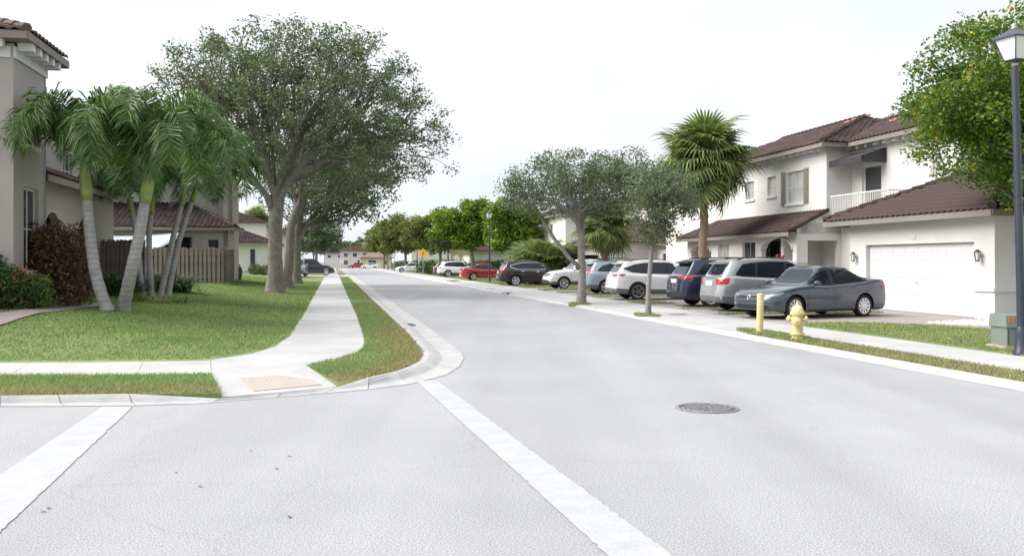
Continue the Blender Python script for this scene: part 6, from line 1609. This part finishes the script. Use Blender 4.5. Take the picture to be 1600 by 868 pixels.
shrub('flower_bush', 'green bush with red blossoms beside the path', lp(12, 20.6), [(-0.2, 0, 0.55, 0.62, 0.5, 0.58), (0.25, 0.1, 0.45, 0.45, 0.4, 0.5)], 4200, 0.075, M_BUSH, flowers=(26, 0.05, M_REDFL), seed=3)
shrub('flower_bush', 'light green rounded bush next to the bronze hedge', lp(58, 21.0), [(0, 0, 0.42, 0.36, 0.36, 0.46)], 2200, 0.07, M_BUSHL, seed=4)
shrub('flower_bush', 'dark bush against the corner house wall', lp(-40, 20.4), [(0, 0, 0.7, 0.8, 0.5, 0.75)], 3600, 0.08, M_BUSH, seed=5)
# strappy arching plants by the fence
def strap_plant(label, base, n, ln, seed, m=M_BUSH, wd=0.03):
    rng = random.Random(seed); root = empty('arching_plant', base); tag(root, label, 'plant'); mb = MB()
    for k in range(n):
        an = rng.random() * 6.28; el = R(rng.uniform(45, 85)); p = Vector((rng.uniform(-.25, .25), rng.uniform(-.25, .25), 0)); L_ = ln * rng.uniform(0.6, 1.1); q = [p]
        for i in range(5): d = Vector((math.cos(an) * math.cos(el), math.sin(an) * math.cos(el), math.sin(el))); q.append(q[-1] + d * L_ / 5); el -= R(rng.uniform(14, 30))
        s_ = Vector((-math.sin(an), math.cos(an), 0)) * wd; ws = [0.4, 0.9, 1.0, 0.85, 0.5, 0.05]
        vs = []
        for a_, w_ in zip(q, ws): vs += [tuple(a_ - s_ * w_), tuple(a_ + s_ * w_)]
        mb.add(vs, [(2 * i, 2 * i + 1, 2 * i + 3, 2 * i + 2) for i in range(5)])
    mb.build('leaf_blades', m, root)
for i, (px, d, n, ln, lab) in enumerate(((172, 28.4, 150, 1.5, 'arching green plant before the near fence'), (200, 29.2, 140, 1.4, 'arching green plant between the palm trunks'), (262, 33.5, 160, 1.5, 'wide arching plant in front of the patio fence'), (284, 34.5, 150, 1.35, 'arching plant nearest the lawn by the fence'), (240, 34.0, 130, 1.3, 'arching plant behind the leaning palms'))):
    strap_plant(lab, lp(px, d), n, ln, 90 + i)
for i, (px, d, h, lab) in enumerate(((215, 26.5, 0.4, 'dry low ground plants in the palm bed'), (250, 27.0, 0.35, 'straggly low plants at the bed edge'), (275, 27.5, 0.3, 'sparse low plants at the bed end'))):
    strap_plant(lab, lp(px, d), 70, h * 1.4, 110 + i, M_GRASSDRY if i == 1 else M_BUSHL, 0.012)
shrub('corner_plant', 'yellow-green potted size plant at the end of the tan wall', lp(371, 57), [(0, 0, 0.5, 0.3, 0.3, 0.5)], 900, 0.11, M_BUSHL, seed=6)
shrub('round_bush', 'yellow-green bush under the cottage window', lp(408, 80), [(-0.5, 0, 0.5, 0.7, 0.5, 0.55), (0.5, 0, 0.45, 0.7, 0.5, 0.5)], 2200, 0.12, M_BUSHL, seed=7)
for i, (px, d, lab) in enumerate(((790, 106, 'dark hedge behind the distant lamp post'), (760, 109, 'dark hedge beside the cream arches'), (700, 107, 'dark hedge above the far white suv'), (675, 118, 'dark hedge by the marker post'), (722, 150, 'dark bush below the far lime tree'), (700, 165, 'dark bush behind the dark grey suv'), (628, 178, 'rounded hedge at the far bend'), (655, 150, 'low hedge behind the diamond sign'))):
    X = (px - 800) / FPX * d; shrub('round_bush', lab, (X, d, 0.08), [(0, 0, 0.9, 2.2, 1.0, 1.0), (1.6, 0, 0.8, 1.4, 1.0, 0.9)], 2600, 0.26, M_OAKD, seed=30 + i)
q = W(DA + 0.4, 20.2, 0.1); shrub('porch_plant', 'small green plant in the entry recess', W(DA - 0.9, 20.9, 0.1), [(0, 0, 0.85, 0.45, 0.4, 0.5)], 900, 0.09, M_BUSHL, 'plant', seed=8)
q = W(35.6, 18.9, 0.1); shrub('porch_plant', 'red leaved plant beside the arched doorway', q, [(0, 0, 1.2, 0.28, 0.28, 0.75)], 260, 0.20, mat('red_leaves', (0.30, 0.055, 0.035), 0.5, island=0.4, trans=0.2), 'plant', seed=9)
# ================================================================== STREET FURNITURE
def street_lamp(label, base, h, tilt=0.0, sc=1.0):
    root = empty('street_lamp', base); root.rotation_euler = (0, tilt, R(20)); tag(root, label, 'lamp post', 'post-top street lamps')
    MB().lathe([(0.15, 0), (0.15, 0.05), (0.12, 0.10), (0.105, 0.35), (0.10, 0.42), (0.075, 0.50)], 14).build('base', M_LAMPBLUE, root, smooth='auto')
    MB().lathe([(0.070, 0.45), (0.056, h - 0.78), (0.046, h - 0.66)], 14).build('post', M_LAMPBLUE, root, smooth='auto')
    MB().lathe([(0.045, h - 0.68), (0.06, h - 0.64), (0.04, h - 0.60)], 12).build('collar', M_SIGNP, root)
    z0, z1 = h - 0.58, h - 0.20; r0, r1 = 0.115, 0.215
    def ring(r, z, off=R(45)): return [Vector((r * math.cos(off + k * math.pi / 2), r * math.sin(off + k * math.pi / 2), z)) for k in range(4)]
    A, B = ring(r0 * 1.414, z0), ring(r1 * 1.414, z1); fr = MB()
    for k in range(4):
        fr.tube([A[k], B[k]], 0.014, 4); fr.tube([A[k], A[(k + 1) % 4]], 0.014, 4); fr.tube([B[k], B[(k + 1) % 4]], 0.018, 4)
    fr.lathe([(0.045, z0 - 0.05), (0.10, z0 - 0.02), (0.135, z0 + 0.005)], 8)
    lan = fr.build('lantern', M_LAMPBLUE, root)
    for k in range(4):
        a_, b_ = A[k] * 0.985, A[(k + 1) % 4] * 0.985; c_, d_ = B[(k + 1) % 4] * 0.985, B[k] * 0.985
        a_.z = b_.z = z0 + 0.012; c_.z = d_.z = z1 - 0.012; ctr = Vector((0, 0, (z0 + z1) / 2)); g_ = MB(); ins = [v + (Vector((0, 0, v.z)) - v) * 0.03 for v in (a_, b_, c_, d_)]
        g_.add([a_, b_, c_, d_] + ins, [(0, 1, 2, 3), (7, 6, 5, 4), (0, 4, 5, 1), (1, 5, 6, 2), (2, 6, 7, 3), (3, 7, 4, 0)]); g_.build('glass_pane', M_MILK, lan)
    C = ring(r1 * 1.414 + 0.045, z1 + 0.005); D = ring(0.075, z1 + 0.15); rf = MB(); rf.add(C + D + [v - Vector((0, 0, 0.02)) for v in C], [(0, 1, 5, 4), (1, 2, 6, 5), (2, 3, 7, 6), (3, 0, 4, 7), (4, 5, 6, 7), (11, 10, 9, 8), (0, 8, 9, 1), (1, 9, 10, 2), (2, 10, 11, 3), (3, 11, 8, 0)])
    rf.build('cap', M_LAMPBLUE, root)
    MB().lathe([(0.05, z1 + 0.145), (0.055, z1 + 0.17), (0.035, z1 + 0.19), (0.045, z1 + 0.215), (0.02, z1 + 0.25)], 10).build('finial', M_SIGNP, root, smooth=True)
    return root
lb = pix(1597, 553, 0.12); street_lamp('near navy lamp post with square lantern beside the utility box', (lb.x, lb.y, 0.1), 5.62, tilt=-R(1.9))
q = W(71, 12.35, 0.1); street_lamp('distant lamp post standing among the parked cars by the plum crossover', q, 5.7)
for i, (a, b, lab) in enumerate(((128, 11.8, 'far lamp post beside the white sedan'), (172, 11.5, 'farthest lamp post near the road bend'))):
    street_lamp(lab, W(a, b, 0.1), 5.0 if i else 5.4)

# hydrant
hb = W(a_of(1246, 9.42), 9.42, 0.095)
hy = empty('fire_hydrant', hb, R(-25)); tag(hy, 'pale yellow fire hydrant on the verge beside the bollard', 'hydrant')
hy.scale = (1.0, 1.0, 1.02)
MB().lathe([(0.155, 0.0), (0.155, 0.03), (0.115, 0.035), (0.115, 0.10), (0.15, 0.105), (0.15, 0.13), (0.15, 0.135), (0.112, 0.14), (0.108, 0.40), (0.115, 0.42), (0.115, 0.50), (0.150, 0.505), (0.150, 0.53)], 18).build('barrel', M_YELL, hy, smooth='auto')
MB().lathe([(0.147, 0.532), (0.147, 0.555), (0.125, 0.56), (0.118, 0.61), (0.095, 0.66), (0.06, 0.69), (0.04, 0.70)], 18).build('bonnet', M_YELL, hy, smooth='auto')
MB().lathe([(0.032, 0.695), (0.032, 0.74), (0.022, 0.765)], 5).build('operating_nut', M_YELL, hy)
for d, r_, l_, z_ in ((Vector((1, 0, 0)), 0.062, 0.20, 0.42), (Vector((-1, 0, 0)), 0.062, 0.20, 0.42), (Vector((0, -1, 0)), 0.085, 0.215, 0.38)):
    z = Vector((0, 0, z_)); n_ = MB().tube([z + d * 0.06, z + d * (l_ - 0.055)], r_ * 0.8, 12).build('nozzle', M_YELL, hy, smooth='auto')
    MB().tube([z + d * (l_ - 0.055), z + d * (l_ - 0.05), z + d * (l_ - 0.012), z + d * l_], [r_ * 0.8, r_ * 1.12, r_ * 1.12, r_ * 0.9], 12).tube([z + d * l_, z + d * (l_ + 0.028)], r_ * 0.32, 5).build('nozzle_cap', M_YELL, n_, smooth='auto')
bl_ = MB()
for k in range(8):
    an = k * math.pi / 4 + 0.2; bl_.tube([(0.133 * math.cos(an), 0.133 * math.sin(an), 0.49), (0.133 * math.cos(an), 0.133 * math.sin(an), 0.575)], 0.012, 5)
bl_.build('flange_bolts', M_YELL, hy)
hb2 = W(a_of(1187, 9.46), 9.46, 0.112); bo = empty('bollard', hb2); bo.rotation_euler = (0, R(1.2), 0); tag(bo, 'plain pale yellow steel bollard in a small grass island', 'bollard')
MB().lathe([(0.075, -0.02), (0.075, 0.60), (0.0765, 0.61), (0.0765, 0.63), (0.075, 0.64), (0.075, 0.84)], 16).build('pipe', M_YELL, bo, smooth='auto')
MB().lathe([(0.0745, 0.839), (0.070, 0.858), (0.05, 0.872), (0.0, 0.878)], 16).build('concrete_cap', M_RUST if False else M_YELL, bo, smooth=True)
MB().lathe([(0.115, -0.02), (0.11, 0.012), (0.08, 0.02)], 12).build('footing', M_RUST, bo)

# manhole cover
mc = pix(1105, 637.5, 0); mh = empty('manhole_cover', (mc.x, mc.y, 0.0)); tag(mh, 'round dark iron manhole cover set in the road', 'manhole cover')
n_ = 40; fr = MB()
prof_ = [(0.365, 0.005), (0.36, 0.012), (0.325, 0.012), (0.322, 0.006)]
for r_, z_ in prof_:
    for k in range(n_): an = 2 * math.pi * k / n_; fr.v.append((r_ * math.cos(an), r_ * math.sin(an), z_))
for i in range(3):
    for k in range(n_): k2 = (k + 1) % n_; fr.f.append((i * n_ + k, i * n_ + k2, (i + 1) * n_ + k2, (i + 1) * n_ + k))
fr.build('frame_ring', M_IRON, mh)
MB().lathe([(0.318, 0.003), (0.318, 0.007), (0.30, 0.0075)], 40).build('lid', mat('iron_dark', (0.035, 0.035, 0.042), 0.7, bump=0.3, bscale=50), mh)
st = MB(); 
for i in range(-6, 7):
    for j in range(-6, 7):
        x, y = i * 0.046, j * 0.046
        if 0.05 < math.hypot(x, y) < 0.285: st.box((x, y, 0.010), (0.032, 0.026, 0.008), R(45) if (i + j) % 2 else R(-45))
tag(st.build('raised_studs', M_IRON, mh), kind='stuff')
for r_ in (0.30, 0.045): MB().tube([(r_ * math.cos(2 * math.pi * k / 32), r_ * math.sin(2 * math.pi * k / 32), 0.011) for k in range(33)], 0.006, 4).build('raised_ring', M_IRON, mh)

# utility box
ub = pix(1575, 546, 0.125); ut = empty('utility_box', (ub.x + 0.30, ub.y + 0.3, 0.125), R(4)); ut.scale = (0.88, 0.88, 0.95); tag(ut, 'grey-green utility cabinet with white notice beside the near lamp post', 'utility box')
MB().bb(-0.42, 0.46, -0.34, 0.34, -0.03, 0.06).build('plinth', M_RUST, ut)
MB().bb(-0.36, 0.40, -0.28, 0.28, 0.06, 0.42).build('cabinet', M_UTIL, ut)
MB().add([(-0.39, -0.31, 0.42), (0.43, -0.31, 0.42), (0.43, 0.31, 0.42), (-0.39, 0.31, 0.42), (-0.37, -0.27, 0.64), (0.41, -0.27, 0.64), (0.41, 0.29, 0.66), (-0.37, 0.29, 0.66)], [(3, 2, 1, 0), (4, 5, 6, 7), (0, 1, 5, 4), (1, 2, 6, 5), (2, 3, 7, 6), (3, 0, 4, 7)]).build('lid', M_UTIL, ut)
M_ORPT = mat('spray_orange', (0.55, 0.17, 0.03), 0.7, col2=(0.35, 0.22, 0.10), scale=20)
sp_ = MB()
def stroke(pts, r_=0.011):                            # sprayed marks follow the sloping lid front
    sp_.tube([(x, -0.31 + (z_ - 0.42) * 0.18 - 0.003, z_) for x, z_ in pts], r_, 5)
stroke([(-0.33, 0.60), (-0.33, 0.52), (-0.27, 0.52), (-0.27, 0.60), (-0.33, 0.60)]); stroke([(-0.23, 0.52), (-0.23, 0.60), (-0.16, 0.52), (-0.16, 0.60)]); stroke([(-0.10, 0.60), (-0.10, 0.52)]); stroke([(0.13, 0.60), (0.19, 0.57), (0.14, 0.54), (0.20, 0.51)])
tag(sp_.build('spray_marks', M_ORPT, ut), kind='stuff')
MB().bb(0.0, 0.20, -0.285, -0.279, 0.12, 0.30).build('notice', M_TRIM, ut)
MB().bb(-0.335, -0.325, -0.287, -0.279, 0.10, 0.38).build('door_gap', M_DARK, ut)

# diamond warning sign
q = ptop(661, 395, 112); a, b = ab(q); sg = empty('warning_sign', (q.x, q.y, 0.1), R(0)); tag(sg, 'yellow diamond warning sign on a thin metal post', 'sign')
MB().tube([(0, 0.03, 0), (0, 0.03, 2.95)], 0.04, 6).build('post', M_SIGNP, sg)
h_ = 0.60; zc = q.z - 0.1
MB().add([(0, -0.012, zc - h_), (h_, -0.012, zc), (0, -0.012, zc + h_), (-h_, -0.012, zc), (0, 0.0, zc - h_), (h_, 0.0, zc), (0, 0.0, zc + h_), (-h_, 0.0, zc)], [(0, 1, 2, 3), (7, 6, 5, 4), (0, 4, 5, 1), (1, 5, 6, 2), (2, 6, 7, 3), (3, 7, 4, 0)]).build('sign_plate', M_SIGNY, sg)
MB().tube([(-0.05, -0.02, zc - 0.28), (-0.05, -0.02, zc + 0.05), (0.08, -0.02, zc + 0.2)], 0.035, 4).build('symbol', M_BLACK, sg)
q = ptop(655, 405, 128); pf = empty('marker_post', (q.x, q.y, 0.1)); tag(pf, 'white marker post behind the diamond sign', 'post')
MB().lathe([(0.11, 0), (0.11, 2.0), (0.09, 2.05)], 8).build('shaft', M_TRIM, pf); MB().lathe([(0.112, 0.15), (0.112, 0.8)], 8).build('band', mat('navy_band', (0.03, 0.04, 0.12), 0.5), pf)
q = ptop(616, 398, 150); s2 = empty('street_sign', (q.x, q.y, 0.1)); tag(s2, 'small pale sign on a post by the far bend', 'sign')
MB().tube([(0, 0, 0), (0, 0, 3.0)], 0.045, 6).build('post', M_SIGNP, s2); MB().bb(-0.38, 0.38, -0.03, -0.005, 2.6, 2.85).build('sign_plate', M_TRIM, s2)
q = W(100, 0.95, 0.1); s3 = empty('street_sign', q); tag(s3, 'pale sign post beside the left pavement crossing', 'sign')
MB().tube([(0, 0, 0), (0, 0, 1.9)], 0.035, 6).build('post', M_SIGNP, s3); MB().bb(-0.22, 0.22, -0.03, -0.005, 1.45, 1.9).build('sign_plate', M_TRIM, s3)
# storm inlet plates in the kerb gutter and the far apron
for i, (px, py, z_, lab) in enumerate(((636, 503, 0.1, 'small dark iron cover set in the left kerb'), (767, 450.5, 0.1, 'dark iron meter lid in the apron near the distant lamp'), (793, 457, 0.1, 'dark iron meter lid in the apron by the plum crossover'), (1060, 491, 0.1, 'iron meter lid in the pavement beside the slim oak'))):
    p = pix(px, py, z_); ic = empty('meter_lid', (p.x, p.y, 0.09), STREET + (R(90) if i == 0 else 0)); tag(ic, lab, 'utility cover'); zz = 0.016 if i else -0.045
    MB().bb(-0.30, 0.30, -0.20, 0.20, zz - 0.03, zz).build('frame', M_IRON, ic); MB().bb(-0.24, 0.24, -0.15, 0.15, zz - 0.01, zz + 0.004).build('lid', mat('iron_dark', (0.035, 0.035, 0.042), 0.7), ic)
# fallen leaves on the road, each a curled scrap
lm_ = MB().add([(-0.035, 0, 0.004), (0, -0.016, 0.012), (0.035, 0, 0.006), (0, 0.016, 0.014)], [(0, 1, 2, 3)]).mesh('dry_leaf', mat('dry_leaf', (0.14, 0.11, 0.085), 0.8))
for i, (px, py) in enumerate(((452, 808), (312, 760), (76, 794), (68, 800), (432, 732), (275, 738), (452, 713), (392, 704), (668, 582))):
    p = pix(px, py, 0); o = link('dry_leaf', lm_, None, None, (p.x, p.y, 0.002), random.random() * 6); tag(o, 'small curled dry leaf lying on the pale road', 'leaf', 'dry leaves on the road'); o.scale = (random.uniform(0.5, 0.9),) * 3
